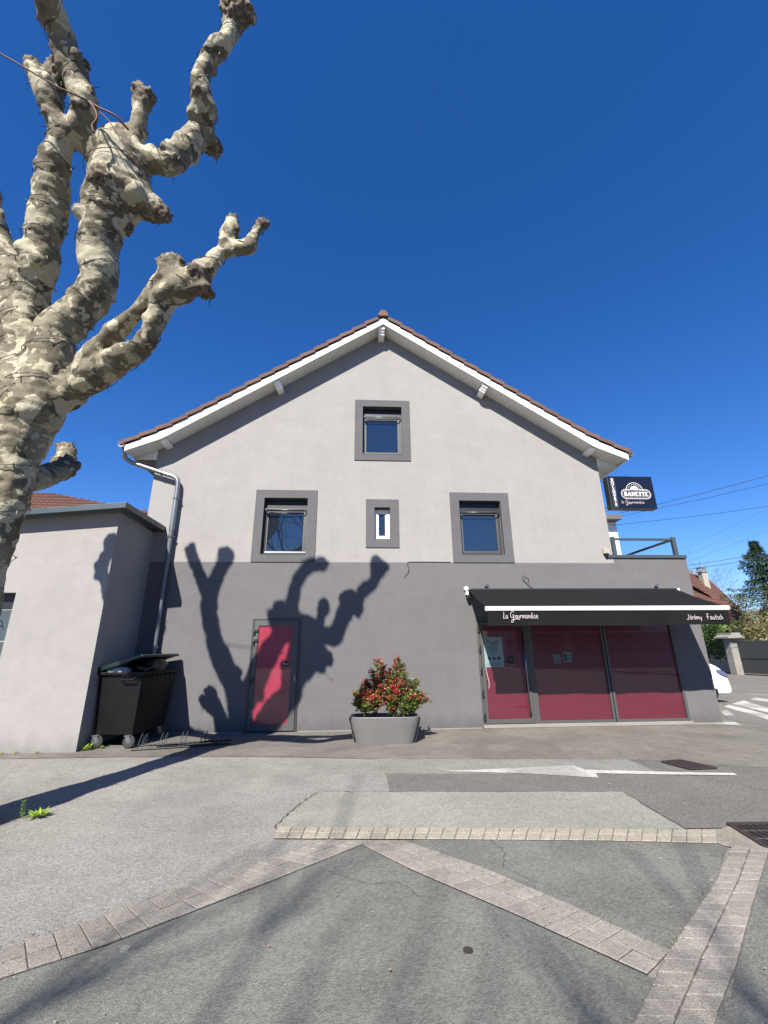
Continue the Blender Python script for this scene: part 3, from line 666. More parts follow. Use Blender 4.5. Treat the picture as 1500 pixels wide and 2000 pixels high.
# verge boards ends at eaves
for sx, xe in ((-1, XL), (1, XR)):
    mb = MB(); mb.box(min(xe, xe-sx*.02), max(xe, xe-sx*.02), -.424, DEP, 5.93, 6.09); mb.obj('fascia_board', MT['white'], roof)
# soffit boards (run outwards from the wall)
mb = MB(); x = XL+.03
ys0, ys1 = -.424, -.001
def seg(x0, x1):
    a, b = zb(x0)+.02, zb(x1)+.02
    g = .007
    mb.add([(x0+g, ys0, a+.0), (x1-g, ys0, b), (x1-g, ys1, b), (x0+g, ys1, a), (x0, ys0, a+.012), (x1, ys0, b+.012), (x1, ys1, b+.012), (x0, ys1, a+.012)],
           [(0, 1, 2, 3), (0, 4, 5, 1), (1, 5, 6, 2), (2, 6, 7, 3), (3, 7, 4, 0), (4, 7, 6, 5)])
edges = []
x = XL+.025
while x < XA-5.17-.02: edges.append(x); x += .095*.92
edges.append(XA-5.17)
x = XA-5.17+.083
while x < XA-.02: edges.append(x); x += .083
edges.append(XA)
full = edges+[2*XA-e for e in edges[::-1][1:]]
for a, b in zip(full, full[1:]): seg(a, b)
mb.obj('soffit_boards', MT['soffit'], roof, stuff=True)
# side eave boxes (horizontal underside + end triangle)
for sx, xw, xe in ((-1, -4.85, XL), (1, 6.0, XR)):
    mb = MB(); a, b = min(xw, xe), max(xw, xe)
    n = 5
    for i in range(n):
        u0, u1 = a+(b-a)*i/n+.004, a+(b-a)*(i+1)/n-.004
        mb.box(u0, u1, .012, DEP, 5.925, 5.94)
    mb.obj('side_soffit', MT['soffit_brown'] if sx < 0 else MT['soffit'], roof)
    mb = MB()
    z_in = zb(xw)+.015
    n = 5
    for i in range(n):
        f0, f1 = i/n, (i+1)/n
        u0, u1 = xw+(xe-xw)*f0, xw+(xe-xw)*f1
        if abs(u1-u0) < .01: continue
        uu = sorted((u0, u1)); g = .003
        mb.prism([(uu[0]+g, 5.925), (uu[1]-g, 5.925), (uu[1]-g, zb(uu[1])+.015), (uu[0]+g, zb(uu[0])+.015)], -.002, .010)
    mb.obj('eave_closure', MT['soffit'], roof)
# purlin ends
def purlin(cx, wdt, h, ang, ln, zc=None, pent=False):
    mb = MB(); zc = zb(cx)+.018 if zc is None else zc
    prof = [(-.0, 0), (-ln, 0), (-ln, -h*.45), (-ln+.05, -h*.62), (-ln+.05, -h*.72), (-ln+.09, -h*.78), (-ln+.09, -h), (0, -h)]
    vs = []
    rot = Matrix.Rotation(ang, 4, 'Y')
    for sx in (-.5, .5):
        for (y, z) in prof: vs.append(rot @ Vector((sx*wdt, y, z))+Vector((cx, -.001, zc)))
    n = len(prof)
    mb.add(vs, [tuple(range(n))[::-1], tuple(range(n, 2*n))]+[(i, (i+1) % n, n+(i+1) % n, n+i) for i in range(n)])
    mb.obj('purlin_end', MT['white'], roof, bevel=.006)
purlin(XA-.04, .155, .21, 0, .385, 9.705)
th = math.atan(.668)
purlin(-2.11, .155, .17, -th, .385); purlin(3.19, .155, .17, th, .385)
purlin(-4.60, .15, .07, -th*.8, .37); purlin(5.74, .15, .07, th*.8, .37)
# verge tiles
TL = .42
mb = MB()
prof = [(-.0, 0.0), (-.0, .105), (.26, .118), (.26, .10), (.02, .088), (.02, 0.0)]   # (y,z)
vs = []
for k, (u, lift) in enumerate(((0, .0), (TL*.96, .034))):
    for (y, z) in prof: vs.append((u, y, z+lift*(1 if z > .05 else .9)-(.012 if k == 0 and z > .05 else 0)))
n = len(prof)
mb.add(vs, [tuple(range(n)), tuple(range(n, 2*n))[::-1]]+[(i, (i+1) % n, n+(i+1) % n, n+i) for i in range(n)])
tme = mb.mesh('roof_tile', MT['tile'])
_b = bmesh.new(); _b.from_mesh(tme); bmesh.ops.bevel(_b, geom=_b.edges[:], offset=.008, segments=1, affect='EDGES', clamp_overlap=True); _b.to_mesh(tme); _b.free()
def tiles(side):
    # walk along barge top from the ridge down
    pts = []; d = .10
    while d < 5.98:
        x = XA+side*d; pts.append((x, zt(x)+.012)); 
        sl_ = .668 if d < 5.0 else .50
        d += (TL*.925)/math.sqrt(1+sl_**2)
    pts.append((XA+side*6.04, zt(XA+side*6.04)+.012))
    for (xa, za), (xb, zb_) in zip(pts, pts[1:]):
        o = bpy.data.objects.new('roof_tile', tme); COL.objects.link(o); o.parent = roof
        dirv = Vector((xb-xa, 0, zb_-za)); L = dirv.length; dirv.normalize()
        X = dirv; Z = Vector((-dirv.z, 0, dirv.x)); Z = Z if Z.z > 0 else -Z; Y = Vector((0, 1, 0))
        m4 = Matrix((X*(L/(TL*.93)), Y, Z)).transposed().to_4x4(); m4.translation = Vector((xa, -.495+random.uniform(-.003, .003), za-.01+random.uniform(-.003, .003)))
        o.matrix_local = m4
tiles(-1); tiles(1)
mb = MB(); mb.prism([(XA-.14, 9.93), (XA-.105, 10.05), (XA-.04, 10.115), (XA+.04, 10.115), (XA+.105, 10.05), (XA+.14, 9.93)], -.515, -.1)
mb.obj('ridge_tile', MT['tile'], roof, bevel=.012)
mb = MB()
for i in range(18):
    y = -.1+i*.43; h = .01*(i % 2); mb.prism([(XA-.13, 9.93), (XA-.10, 10.05+h), (XA-.03, 10.10+h), (XA+.03, 10.10+h), (XA+.10, 10.05+h), (XA+.13, 9.93)], y, y+.428)
mb.obj('ridge_tiles', MT['tile'], roof, stuff=True)
mb = MB()
for s in (-1, 1):
    for i in range(17):
        d0 = .05+i*.35; d1 = d0+.36; x0, x1 = XA+s*d0, XA+s*d1
        vs = []
        for j in range(46):
            y = -.235+j*.172; wv = .018*(j % 2)
            vs += [(x0, y, zt(x0)+.055+wv), (x1, y, zt(x1)+.085+wv), (x1, y, zt(x1)+.03)]
        fs = []
        for j in range(45):
            fs += [(3*j, 3*j+1, 3*j+4, 3*j+3), (3*j+1, 3*j+2, 3*j+5, 3*j+4)]
        mb.add(vs, fs)
mb.obj('roof_covering', MT['tile'], roof, stuff=True)
# gutters
for sx, xe in ((-1, XL), (1, XR)):
    mb = MB(); xc = xe+sx*.075; ang = [math.pi+math.pi*i/8 for i in range(9)]
    o_, i_ = [(xc+.072*math.cos(a), 6.09+.072*math.sin(a)) for a in ang], [(xc+.066*math.cos(a), 6.09+.066*math.sin(a)) for a in ang[::-1]]
    n = len(ang)
    vs = [(p[0], -.47, p[1]) for p in o_+i_]+[(p[0], DEP, p[1]) for p in o_+i_]; N2 = 2*n
    mb.add(vs, [(i, (i+1) % N2, N2+(i+1) % N2, N2+i) for i in range(N2)])
    mb.prism(o_, -.472, -.468)
    mb.tube([(xc-.08, -.47, 6.095), (xc-.08, DEP, 6.095)] if sx < 0 else [(xc+.08, -.47, 6.095), (xc+.08, DEP, 6.095)], .01, 6)
    mb.obj('gutter', MT['zinc'], roof)
# downpipe
dp = bpy.data.objects.new('downpipe', None); COL.objects.link(dp); dp.parent = house
path = catmull([(-5.46, -.30, 6.03), (-5.46, -.28, 5.93), (-5.44, -.22, 5.85), (-5.33, -.15, 5.775)], 5)+catmull([(-4.50, -.13, 5.50), (-4.32, -.13, 5.44), (-4.24, -.13, 5.36), (-4.215, -.13, 5.24), (-4.21, -.13, 5.0)], 5)
mb = MB(); mb.tube(path, .052, 14); smooth_by_angle(mb.obj('pipe', MT['zinc'], dp), 50)
mb = MB(); mb.tube([(-4.21, -.13, 5.02), (-4.205, -.13, 4.15)], .056, 14); smooth_by_angle(mb.obj('pipe', MT['zinc'], dp), 50)
MT['pipeshade'] = mat('shade tinted pipe', (.26, .30, .33), .4, metal=.4, big=(2, .1))  # blue grey of the shaded lower length is put into the colour
mb = MB(); mb.tube([(-4.205, -.13, 4.16), (-4.2, -.13, .02)], .05, 14); smooth_by_angle(mb.obj('pipe', MT['pipeshade'], dp, label='lower length of the downpipe with blue grey shade in its colour'), 50)
for z in (4.9, 4.0, 2.85, 1.65):
    mb = MB(); mb.lathe([(.058, -.018), (.062, -.018), (.062, .018), (.058, .018)], (-4.205, -.13, z), k=14)
    mb.box(-4.285, -4.262, -.14, -.12, z-.012, z+.012); mb.box(-4.148, -4.125, -.14, -.12, z-.012, z+.012); mb.box(-4.215, -4.195, -.08, 0, z-.01, z+.01)
    mb.obj('pipe_bracket', MT['steel2'], dp)
mb = MB(); mb.lathe([(.058, -.018), (.062, .018)], (-4.62, -.13, 5.53), axis='x', k=12); mb.obj('pipe_bracket', MT['steel2'], dp)

# terrace parapet cap + railing
mb = MB(); mb.box(5.80, 7.80, -.035, .22, 3.586, 3.66); mb.box(7.56, 7.82, .221, 5.2, 3.586, 3.66); mb.obj('parapet_cap', MT['capmetal'], house, bevel=.004)
rl = bpy.data.objects.new('railing', None); COL.objects.link(rl); rl.parent = house
for (x, y) in ((6.13, .12), (7.66, .12), (7.66, 5.0)):
    mb = MB(); mb.box(x-.045, x+.045, y-.04, y+.04, 3.66, 4.13); mb.obj('post', MT['capmetal'], rl, bevel=.005)
mb = MB(); mb.box(6.18, 7.612, .09, .15, 4.05, 4.10); mb.obj('top_rail', MT['capmetal'], rl, bevel=.004)
mb = MB(); mb.box(7.63, 7.69, .165, 4.95, 4.05, 4.10); mb.obj('top_rail', MT['capmetal'], rl, bevel=.004)

# wall socket box, hooks, loose cables
mb = MB(); mb.box(5.76, 5.90, -.06, -.0, 3.68, 3.81); mb.obj('junction_box', MT['cream'], house, bevel=.01)
mb = MB(); mb.lathe([(.03, -.09), (.045, -.05)], (5.82, 0, 3.66), 'y', 12); mb.obj('socket', MT['black'], house)
for x in (2.88, 6.89):
    mb = MB(); mb.box(x-.03, x+.05, -.03, -.0, 2.905, 2.93); mb.tube([(x, -.02, 2.92), (x+.02, -.04, 2.97), (x+.06, -.05, 2.955)], .007, 6); mb.obj('wall_hook', MT['steel'], house)
def cable(name, pts, r_, m, parent=None, **kw):
    mb = MB(); mb.tube(catmull(pts, 6), r_, 6); o = mb.obj(name, m, parent, smooth=True)
    for k, v in kw.items(): o[k] = v
    return o
cable('loose_cable', [(2.1, -.012, 3.475), (1.6, -.012, 3.478), (1.15, -.014, 3.475), (1.1, -.02, 3.42), (1.13, -.03, 3.32), (1.10, -.03, 3.22), (1.03, -.03, 3.17), (1.05, -.04, 3.13)], .006, MT['wire'], house)
cable('loose_cable', [(3.78, -.01, 3.18), (3.76, -.02, 3.08), (3.84, -.03, 2.98), (3.92, -.03, 2.90), (3.97, -.03, 2.87)], .007, MT['wire'], house)
cable('loose_cable', [(3.80, -.01, 3.14), (3.9, -.02, 3.08), (3.86, -.02, 3.02)], .005, MT['wire'], house)

# side door --------------------------------------------------------------------
sd = bpy.data.objects.new('side_door', None); COL.objects.link(sd); sd.parent = house; sd['label'] = 'narrow side door with a red glazed panel'
x0, x1, z0, z1 = -2.27, -1.235, .02, 2.235
mb = MB(); t = .045
mb.box(x0, x1, -.02, .05, z1-t, z1); mb.box(x0, x0+t, -.02, .05, z0, z1-t); mb.box(x1-t, x1, -.02, .05, z0, z1-t); mb.obj('door_frame', MT['anth'], sd, bevel=.003)
mb = MB(); a, b, c, e = x0+t+.006, x1-t-.006, z0+.012, z1-t-.006; tw = .085
mb.box(a, b, -.032, .03, c, c+.12); mb.box(a, b, -.032, .03, e-tw-.02, e); mb.box(a, a+tw, -.032, .03, c+.12, e-tw-.02); mb.box(b-tw-.04, b, -.032, .03, c+.12, e-tw-.02)
mb.obj('door_leaf', MT['anth_light'], sd, bevel=.003)
gx0, gx1, gz0, gz1 = a+tw, b-tw-.04, c+.12, e-tw-.02
mb = MB(); mb.box(gx0, gx1, -.008, .0, gz0, gz1); mb.obj('door_glass', MT['redglass'], sd)
for z in (1.96, 1.76, .98):
    mb = MB(); mb.box(-2.235, -2.135, -.055, -.033, z-.015, z+.05); mb.box(-2.235, -2.195, -.075, -.033, z-.06, z+.02); mb.obj('hinge', MT['black'], sd, bevel=.006)
mb = MB(); mb.box(-1.325, -1.305, -.04, -.033, .96, 1.06); mb.obj('lock_plate', MT['steel'], sd, bevel=.003)
mb = MB(); k = 20
pts = [(-1.51+.10*math.cos(2*math.pi*i/k), 1.30+.048*math.sin(2*math.pi*i/k)) for i in range(k)]
mb.prism(pts, -.013, -.0085); stk = mb.obj('oval_sticker', MT['signblack'], sd)
cable('sticker_script', [(-1.58, -.0155, 1.29), (-1.56, -.0155, 1.32), (-1.55, -.0155, 1.29), (-1.52, -.0155, 1.305), (-1.50, -.0155, 1.29), (-1.47, -.0155, 1.305), (-1.44, -.0155, 1.295)], .003, MT['textwhite'], stk)
mb = MB()
for i, z in enumerate((.56, .57)): pass
# shopfront ----------------------------------------------------------------------
sf = bpy.data.objects.new('shopfront', None); COL.objects.link(sf); sf.parent = house; sf['label'] = 'aluminium shopfront with door and two wine red panes'
mb = MB(); mb.box(2.6, 7.12, -.05, .02, 0.008, .072); mb.obj('threshold', MT['concrete'], sf, bevel=.006)
ys, ye = -.012, .06
def fr(x0_, x1_, z0_, z1_, nm='frame', m='anth_light', y=ys, y2=ye, bv=.003):
    mb = MB(); mb.box(x0_, x1_, y, y2, z0_, z1_); return mb.obj(nm, MT[m], sf, bevel=bv)
fr(2.603, 7.087, 2.15, 2.233); fr(2.603, 2.65, .075, 2.149)
fr(3.70, 3.82, .075, 2.149); fr(5.40, 5.445, .075, 2.149); fr(5.462, 5.51, .075, 2.149, y=ys-.012); fr(7.03, 7.087, .075, 2.149)
fr(3.821, 5.399, .075, .125); fr(5.511, 7.029, .075, .125)
fr(3.821, 5.399, 2.08, 2.149); fr(5.511, 7.029, 2.08, 2.149)
fr(5.446, 5.461, .075, 2.149, 'frame_joint', 'black', y=.0)
for a, b in ((3.821, 5.399), (5.511, 7.029)):
    mb = MB(); mb.box(a, b, .03, .038, .126, 2.079); mb.obj('shop_pane', MT['wineglass'], sf)
# shop door
mb = MB(); a, b, c, e = 2.655, 3.69, .085, 2.14; y0 = -.03
mb.box(a, b, y0, .04, c, c+.085); mb.box(a, b, y0, .04, e-.09, e); mb.box(a, a+.065, y0, .04, c+.085, e-.09); mb.box(b-.08, b, y0, .04, c+.085, e-.09)
mb.obj('door_leaf', MT['anth_light'], sf, bevel=.003)
mb = MB(); mb.box(a+.065, b-.08, .012, .02, c+.085, e-.09); mb.obj('shop_pane', MT['wineglass'], sf)
for z in (2.0, 1.58, 1.14, .69, .24):
    mb = MB(); mb.box(2.615, 2.66, -.055, -.031, z-.09, z+.01); mb.box(2.63, 2.655, -.062, -.031, z+.012, z+.06); mb.obj('hinge', MT['black'], sf, bevel=.004)
mb = MB(); mb.tube([(3.60, -.095, .28), (3.585, -.095, 1.94)], .013, 10); hb = mb.obj('handle_bar', MT['steel'], sf, smooth=True)
for z in (.42, 1.8):
    mb = MB(); mb.tube([(3.595, -.09, z), (3.625, -.03, z)], .009, 8); mb.obj('handle_stem', MT['steel'], hb)
mb = MB(); mb.box(3.60, 3.635, -.05, -.031, .21, .29); mb.obj('lock_cover', MT['black'], sf, bevel=.004)
mb = MB(); mb.lathe([(.03, -.016), (.03, -.0125)], (3.765, 0, 1.66), 'y', 16); mb.obj('door_sensor', MT['signgrey'], sf)
# thin reflected-looking protective trim lines on film
# poster
po = MB(); po.box(2.735, 3.155, .0085, .0115, 1.19, 1.81); po = po.obj('poster', MT['poster'], sf, label='pale blue poster behind the shop door glass')
def flat_text(body, size, x, z, y, m, parent, name='lettering', font_shear=0, align='LEFT', ext=.001, sx=1.0, rot=0):
    c = bpy.data.curves.new(name, 'FONT'); c.body = body; c.size = size; c.extrude = ext; c.shear = font_shear; c.align_x = align; c.resolution_u = 3
    o = bpy.data.objects.new('tmp', c); COL.objects.link(o)
    dg = bpy.context.evaluated_depsgraph_get(); me = bpy.data.meshes.new_from_object(o.evaluated_get(dg)); bpy.data.objects.remove(o)
    me.materials.clear(); me.materials.append(m)
    o = bpy.data.objects.new(name, me); COL.objects.link(o); o.parent = parent
    o.matrix_local = Matrix.Translation((x, y, z)) @ Matrix.Rotation(rot, 4, 'Y') @ Matrix.Rotation(math.pi/2, 4, 'X') @ Matrix.Diagonal((sx, 1, 1, 1))
    return o
pin = MB()
for i in range(4): pin.box(2.84+.01*i, 3.05-.015*i, .006, .0082, 1.60-.04*i+.0, 1.612-.04*i)
for cx in (2.84, 2.945, 3.05): pin.lathe([(.036, .006), (.036, .0082)], (cx, 0, 1.37), 'y', 14)
for i in range(3): pin.box(2.78, 3.11, .006, .0082, 1.27-.025*i, 1.276-.025*i)
pin.tube(catmull([(2.80, .007, 1.70), (2.84, .007, 1.74), (2.9, .007, 1.68), (2.98, .007, 1.70), (3.06, .007, 1.74), (3.02, .007, 1.66), (2.86, .007, 1.66)], 4), .006, 5)
pin.obj('poster_print', MT['posterink'], po)
n1 = MB(); n1.box(4.27, 4.43, .022, .028, 1.25, 1.44); n1 = n1.obj('notice', MT['notice'], sf, label='green printed notice on the middle pane')
pp = MB(); [pp.box(4.285, 4.415, .019, .0215, 1.42-.022*i, 1.426-.022*i) for i in range(8)]; pp.obj('notice_print', MT['posterink'], n1)
n2 = MB(); n2.box(4.48, 4.68, .022, .028, 1.27, 1.48); n2 = n2.obj('notice', MT['notice'], sf, label='green notice with picture on the middle pane')
pp = MB(); pp.box(4.5, 4.57, .019, .0215, 1.30, 1.45); [pp.box(4.585, 4.665, .019, .0215, 1.43-.025*i, 1.437-.025*i) for i in range(6)]; pp.obj('notice_print', MT['posterink'], n2)
st = MB(); st.lathe([(.085, .005), (.085, .0085)], (3.30, 0, 1.33), 'y', 20); st = st.obj('round_sticker', MT['signblack'], sf)
flat_text('ouvert', .05, 3.30, 1.335, .004, MT['notice'], st, align='CENTER')
cable('poster_string', [(2.742, .005, 1.18), (2.77, .0, 1.0), (2.79, .0, .86), (2.775, .004, .76)], .003, MT['textwhite'], sf)

# handwriting -------------------------------------------------------------------
G = {
 'L': (.75, [[(.15, 2.0), (.25, 1.4), (.05, .5), (0, .05), (.35, .0), (.7, .1)]]),
 'a': (.85, [[(.6, .85), (.25, .95), (.02, .5), (.2, .02), (.55, .2), (.65, .85)], [(.65, .85), (.6, .3), (.78, .02)]]),
 'G': (1.7, [[(1.35, 1.75), (1.0, 2.05), (.3, 1.7), (.0, .9), (.3, .25), (.95, .4), (1.2, .95)], [(.75, 1.0), (1.25, 1.0), (1.15, .0), (.85, -.9), (.35, -1.15), (.15, -.8), (.7, -.35), (1.5, -.25), (2.6, -.2), (3.4, -.35)]]),
 'o': (.75, [[(.4, .9), (.08, .75), (.05, .2), (.4, .0), (.62, .4), (.4, .9), (.75, .75)]]),
 'u': (.85, [[(.05, .9), (.05, .3), (.3, .0), (.6, .3), (.65, .9)], [(.65, .9), (.65, .2), (.85, .05)]]),
 'r': (.65, [[(.08, .9), (.1, .05)], [(.1, .55), (.35, .9), (.6, .8)]]),
 'm': (1.15, [[(.05, .9), (.08, .05)], [(.08, .6), (.3, .9), (.48, .6), (.5, .05)], [(.5, .6), (.75, .9), (.93, .6), (1.0, .05)]]),
 'n': (.8, [[(.05, .9), (.08, .05)], [(.08, .6), (.35, .9), (.58, .6), (.65, .05)]]),
 'd': (.85, [[(.6, .8), (.25, .9), (.03, .45), (.25, .02), (.58, .3)], [(.68, 1.7), (.62, .4), (.8, .02)]]),
 'i': (.35, [[(.12, .85), (.12, .1), (.3, .02)], [(.13, 1.25), (.16, 1.32)]]),
 's': (.65, [[(.5, .85), (.2, .9), (.15, .6), (.45, .35), (.4, .05), (.05, .05)]]),
 'e': (.7, [[(.08, .45), (.5, .55), (.45, .9), (.15, .85), (.05, .35), (.3, .0), (.65, .15)]]),
 'J': (1.15, [[(.75, 1.75), (.8, .8), (.6, .1), (.2, -.05), (-.15, .25)]]),
 'y': (.8, [[(.05, .9), (.1, .4), (.35, .2), (.6, .45)], [(.65, .9), (.6, .0), (.35, -.6)]]),
 'F': (1.2, [[(.25, 1.7), (.2, .05)], [(-.05, 1.65), (.4, 1.75), (1.0, 1.7)], [(-.1, .85), (.4, .95), (.85, .85)]]),
 't': (.6, [[(.3, 1.5), (.25, .2), (.5, .02)], [(.0, .95), (.6, 1.0)]]),
 'c': (.65, [[(.55, .8), (.2, .9), (.03, .45), (.25, .02), (.6, .1)]]),
 'h': (.8, [[(.08, 1.6), (.08, .05)], [(.08, .6), (.35, .85), (.58, .6), (.62, .05)]]),
 'E': (.7, [[(.08, .45), (.5, .55), (.45, .9), (.15, .85), (.05, .35), (.3, .0), (.65, .15)], [(.25, 1.2), (.5, 1.45)]]),
}
def handwrite(text, x, z, h, y, r_, m, parent, wscale=1.0, name='handwritten_lettering'):
    mb = MB(); cx = 0
    for ch in text:
        if ch == ' ': cx += .7; continue
        wd, ss = G[ch]
        for s in ss:
            pts = catmull([(x+(cx+p[0])*h*wscale, y, z+p[1]*h) for p in s], 4)
            mb.tube(pts, r_, 6)
        cx += wd+.12
    mb.v = [(a, y+(b-y)*.35, c) for a, b, c in mb.v]
    return mb.obj(name, m, parent), cx*h*wscale

# AWNING --------------------------------------------------------------------------
aw = thing('shop_awning', 'black canvas awning with white front bar and handwritten valance over the shopfront', 'awning', (2.445, 0, 2.25))
aw.location = (0, 0, 0)
AX0, AX1, AY = 2.445, 7.33, -1.36
mb = MB(); n = 24; m_ = 8
vs = []
for j in range(m_+1):
    for i in range(n+1):
        u, v = i/n, j/m_
        zz = 2.835-.495*v-.025*math.sin(math.pi*v)+.004*math.sin(u*37)*math.sin(math.pi*v)
        vs.append((AX0+(AX1-AX0)*u, -.10+(AY+.10)*v, zz))
fs = [(j*(n+1)+i, j*(n+1)+i+1, (j+1)*(n+1)+i+1, (j+1)*(n+1)+i) for j in range(m_) for i in range(n)]
N = len(vs); vs2 = vs+[(a, b, c-.006) for a, b, c in vs]
fs2 = fs+[tuple(i+N for i in f[::-1]) for f in fs]
mb.add(vs2, fs2); smooth_by_angle(mb.obj('canvas', MT['awning'], aw), 30)
mb = MB(); mb.prism([(AY-.03, 2.265), (AY-.045, 2.29), (AY-.045, 2.325), (AY-.025, 2.348), (AY+.02, 2.348), (AY+.04, 2.325), (AY+.04, 2.265)], AX0-.01, AX1+.01, 'x'); mb.obj('front_bar', MT['whitepaint'], aw, bevel=.004)
mb = MB(); n = 90; vs = []
for i in range(n+1):
    u = i/n; x = AX0+.02+(AX1-AX0-.04)*u
    for k, z in enumerate((2.264, 2.12, 1.985)):
        yy = AY-.012+(.010*math.sin(u*21)+.006*math.sin(u*53+1))*k/2
        vs.append((x, yy, z+(.006*math.sin(u*9) if k == 2 else 0)))
fs = [(3*i+k, 3*i+3+k, 3*i+4+k, 3*i+1+k) for i in range(n) for k in (0, 1)]
N = len(vs); mb.add(vs+[(a, b+.004, c) for a, b, c in vs], fs+[tuple(q+N for q in f[::-1]) for f in fs]); val = mb.obj('valance', MT['awning'], aw); smooth_by_angle(val, 30)
handwrite('La ', 2.765, 2.12, .062, AY-.028, .0058, MT['textpink'], val, .85)
handwrite('Gourmandise', 2.905, 2.12, .064, AY-.028, .0058, MT['textpink'], val, .80)
handwrite('JErEmy ', 6.42, 2.085, .060, AY-.028, .0058, MT['textpink'], val, .88)
handwrite('Fautsch', 6.83, 2.085, .060, AY-.028, .0058, MT['textpink'], val, .88)
mb = MB(); mb.box(AX0+.02, AX1-.02, -.14, -.005, 2.72, 2.86); mb.obj('cassette', MT['black'], aw, bevel=.02)
mb = MB(); mb.box(AX0-.05, AX0+.0, -.12, -.004, 2.72, 2.80); mb.lathe([(.045, -.10), (.05, -.03)], (AX0-.035, 0, 2.86), 'y', 14); mb.obj('end_bracket', MT['whitepaint'], aw, bevel=.005)
mb = MB(); mb.box(AX1+.0, AX1+.05, -.12, -.004, 2.72, 2.86); mb.obj('end_bracket', MT['whitepaint'], aw, bevel=.005)
mb = MB(); mb.box(AX0-.04, AX0+.03, -.16, -.02, 2.64, 2.72); mb.obj('gear_box', MT['black'], aw, bevel=.01)
for xa, s in ((AX0+.45, 1), (AX1-.45, -1)):
    ar = bpy.data.objects.new('folding_arm', None); COL.objects.link(ar); ar.parent = aw
    mb = MB(); mb.tube([(xa, -.14, 2.68), (xa+s*.55, -.70, 2.46)], .028, 8); mb.obj('upper_arm', MT['anth'], ar)
    mb = MB(); mb.tube([(xa+s*.55, -.70, 2.46), (xa+s*.1, -1.26, 2.30)], .024, 8); mb.obj('forearm', MT['anth'], ar)

# HANGING SIGN ----------------------------------------------------------------------
sg = thing('bakery_sign', 'dark projecting box sign with pale sun emblem, lettering and vertical grey column', 'sign', (0, 0, 0))
SX0, SX1, SZ0, SZ1, SY0, SY1 = 6.13, 7.28, 4.79, 5.64, -.10, .10
mb = MB(); mb.box(SX0, SX1, SY0, SY1, SZ0, SZ1); mb.obj('casing', MT['signside'], sg, bevel=.012)
mb = MB(); mb.box(SX0+.015, SX1-.015, SY0-.006, SY0-.001, SZ0+.02, SZ1-.012); face = mb.obj('sign_face', MT['signblack'], sg)
mb = MB(); mb.box(SX0+.05, SX0+.17, SY0-.0085, SY0-.0062, SZ0+.02, SZ1-.06); mb.obj('grey_column', MT['signgrey2'] if 'signgrey2' in MT else MT['signgrey'], face)
for i, ch in enumerate('BOULANGERIE'):
    flat_text(ch, .088, SX0+.11, SZ1-.125-.066*i, SY0-.0105, MT['textwhite'], face, 'letter', align='CENTER', sx=1.1)
yf = SY0-.009
def loop_tube(pts, r_, m, nm, parent=face, closed=True):
    mb = MB(); P = [(p[0], yf, p[1]) for p in pts]
    mb.tube(P+([P[0]] if closed else []), r_, 5); mb.v = [(a, yf+(b-yf)*.3, c) for a, b, c in mb.v]; return mb.obj(nm, m, parent)
pcx, pcz, hw, hh = SX0+.665, SZ0+.375, .345, .092
def pill(hw, hh, n=10):
    P = []
    for i in range(n+1): a = -math.pi/2+math.pi*i/n; P.append((pcx+hw-hh+hh*math.cos(a), pcz+hh*math.sin(a)))
    for i in range(n+1): a = math.pi/2+math.pi*i/n; P.append((pcx-hw+hh+hh*math.cos(a), pcz+hh*math.sin(a)))
    return P
mb = MB(); mb.prism(pill(.34, .088), yf-.001, yf+.001); mb.obj('name_plate', MT['signgrey'], face)
loop_tube(pill(.375, .122), .0045, MT['textwhite'], 'outline'); loop_tube(pill(.352, .100), .0025, MT['textwhite'], 'outline')
R0 = .215
arcp = [(pcx-.02+R0*math.cos(a), pcz+.085+R0*math.sin(a)) for a in [math.pi*i/20 for i in range(21)]]
loop_tube(arcp, .005, MT['textwhite'], 'arch', closed=False)
sun_ = [(pcx-.02+.1*math.cos(a), pcz+.125+.085*math.sin(a)) for a in [math.pi*i/14 for i in range(15)]]
mb = MB(); mb.prism(sun_, yf-.001, yf+.001); mb.obj('sun_disc', MT['textwhite'], face)
for i in range(11):
    a = math.pi*(i+.5)/11; c_, s_ = math.cos(a), math.sin(a)
    mb = MB(); mb.tube([(pcx-.02+.135*c_, yf, pcz+.10+.135*s_), (pcx-.02+.185*c_, yf, pcz+.09+.185*s_)], .0045, 5); mb.obj('ray', MT['textwhite'], face)
mb = MB()
for (a0, b0, a1, b1) in ((-.12, .125, .04, .17), (-.1, .10, .05, .155), (-.06, .095, .08, .15)):
    mb.tube(catmull([(pcx+a0, yf-.002, pcz+b0), (pcx+(a0+a1)/2-.02, yf-.002, pcz+(b0+b1)/2+.012), (pcx+a1, yf-.002, pcz+b1)], 4), [.004]*9, 5)
mb.obj('bread_strokes', MT['signgrey'], face)
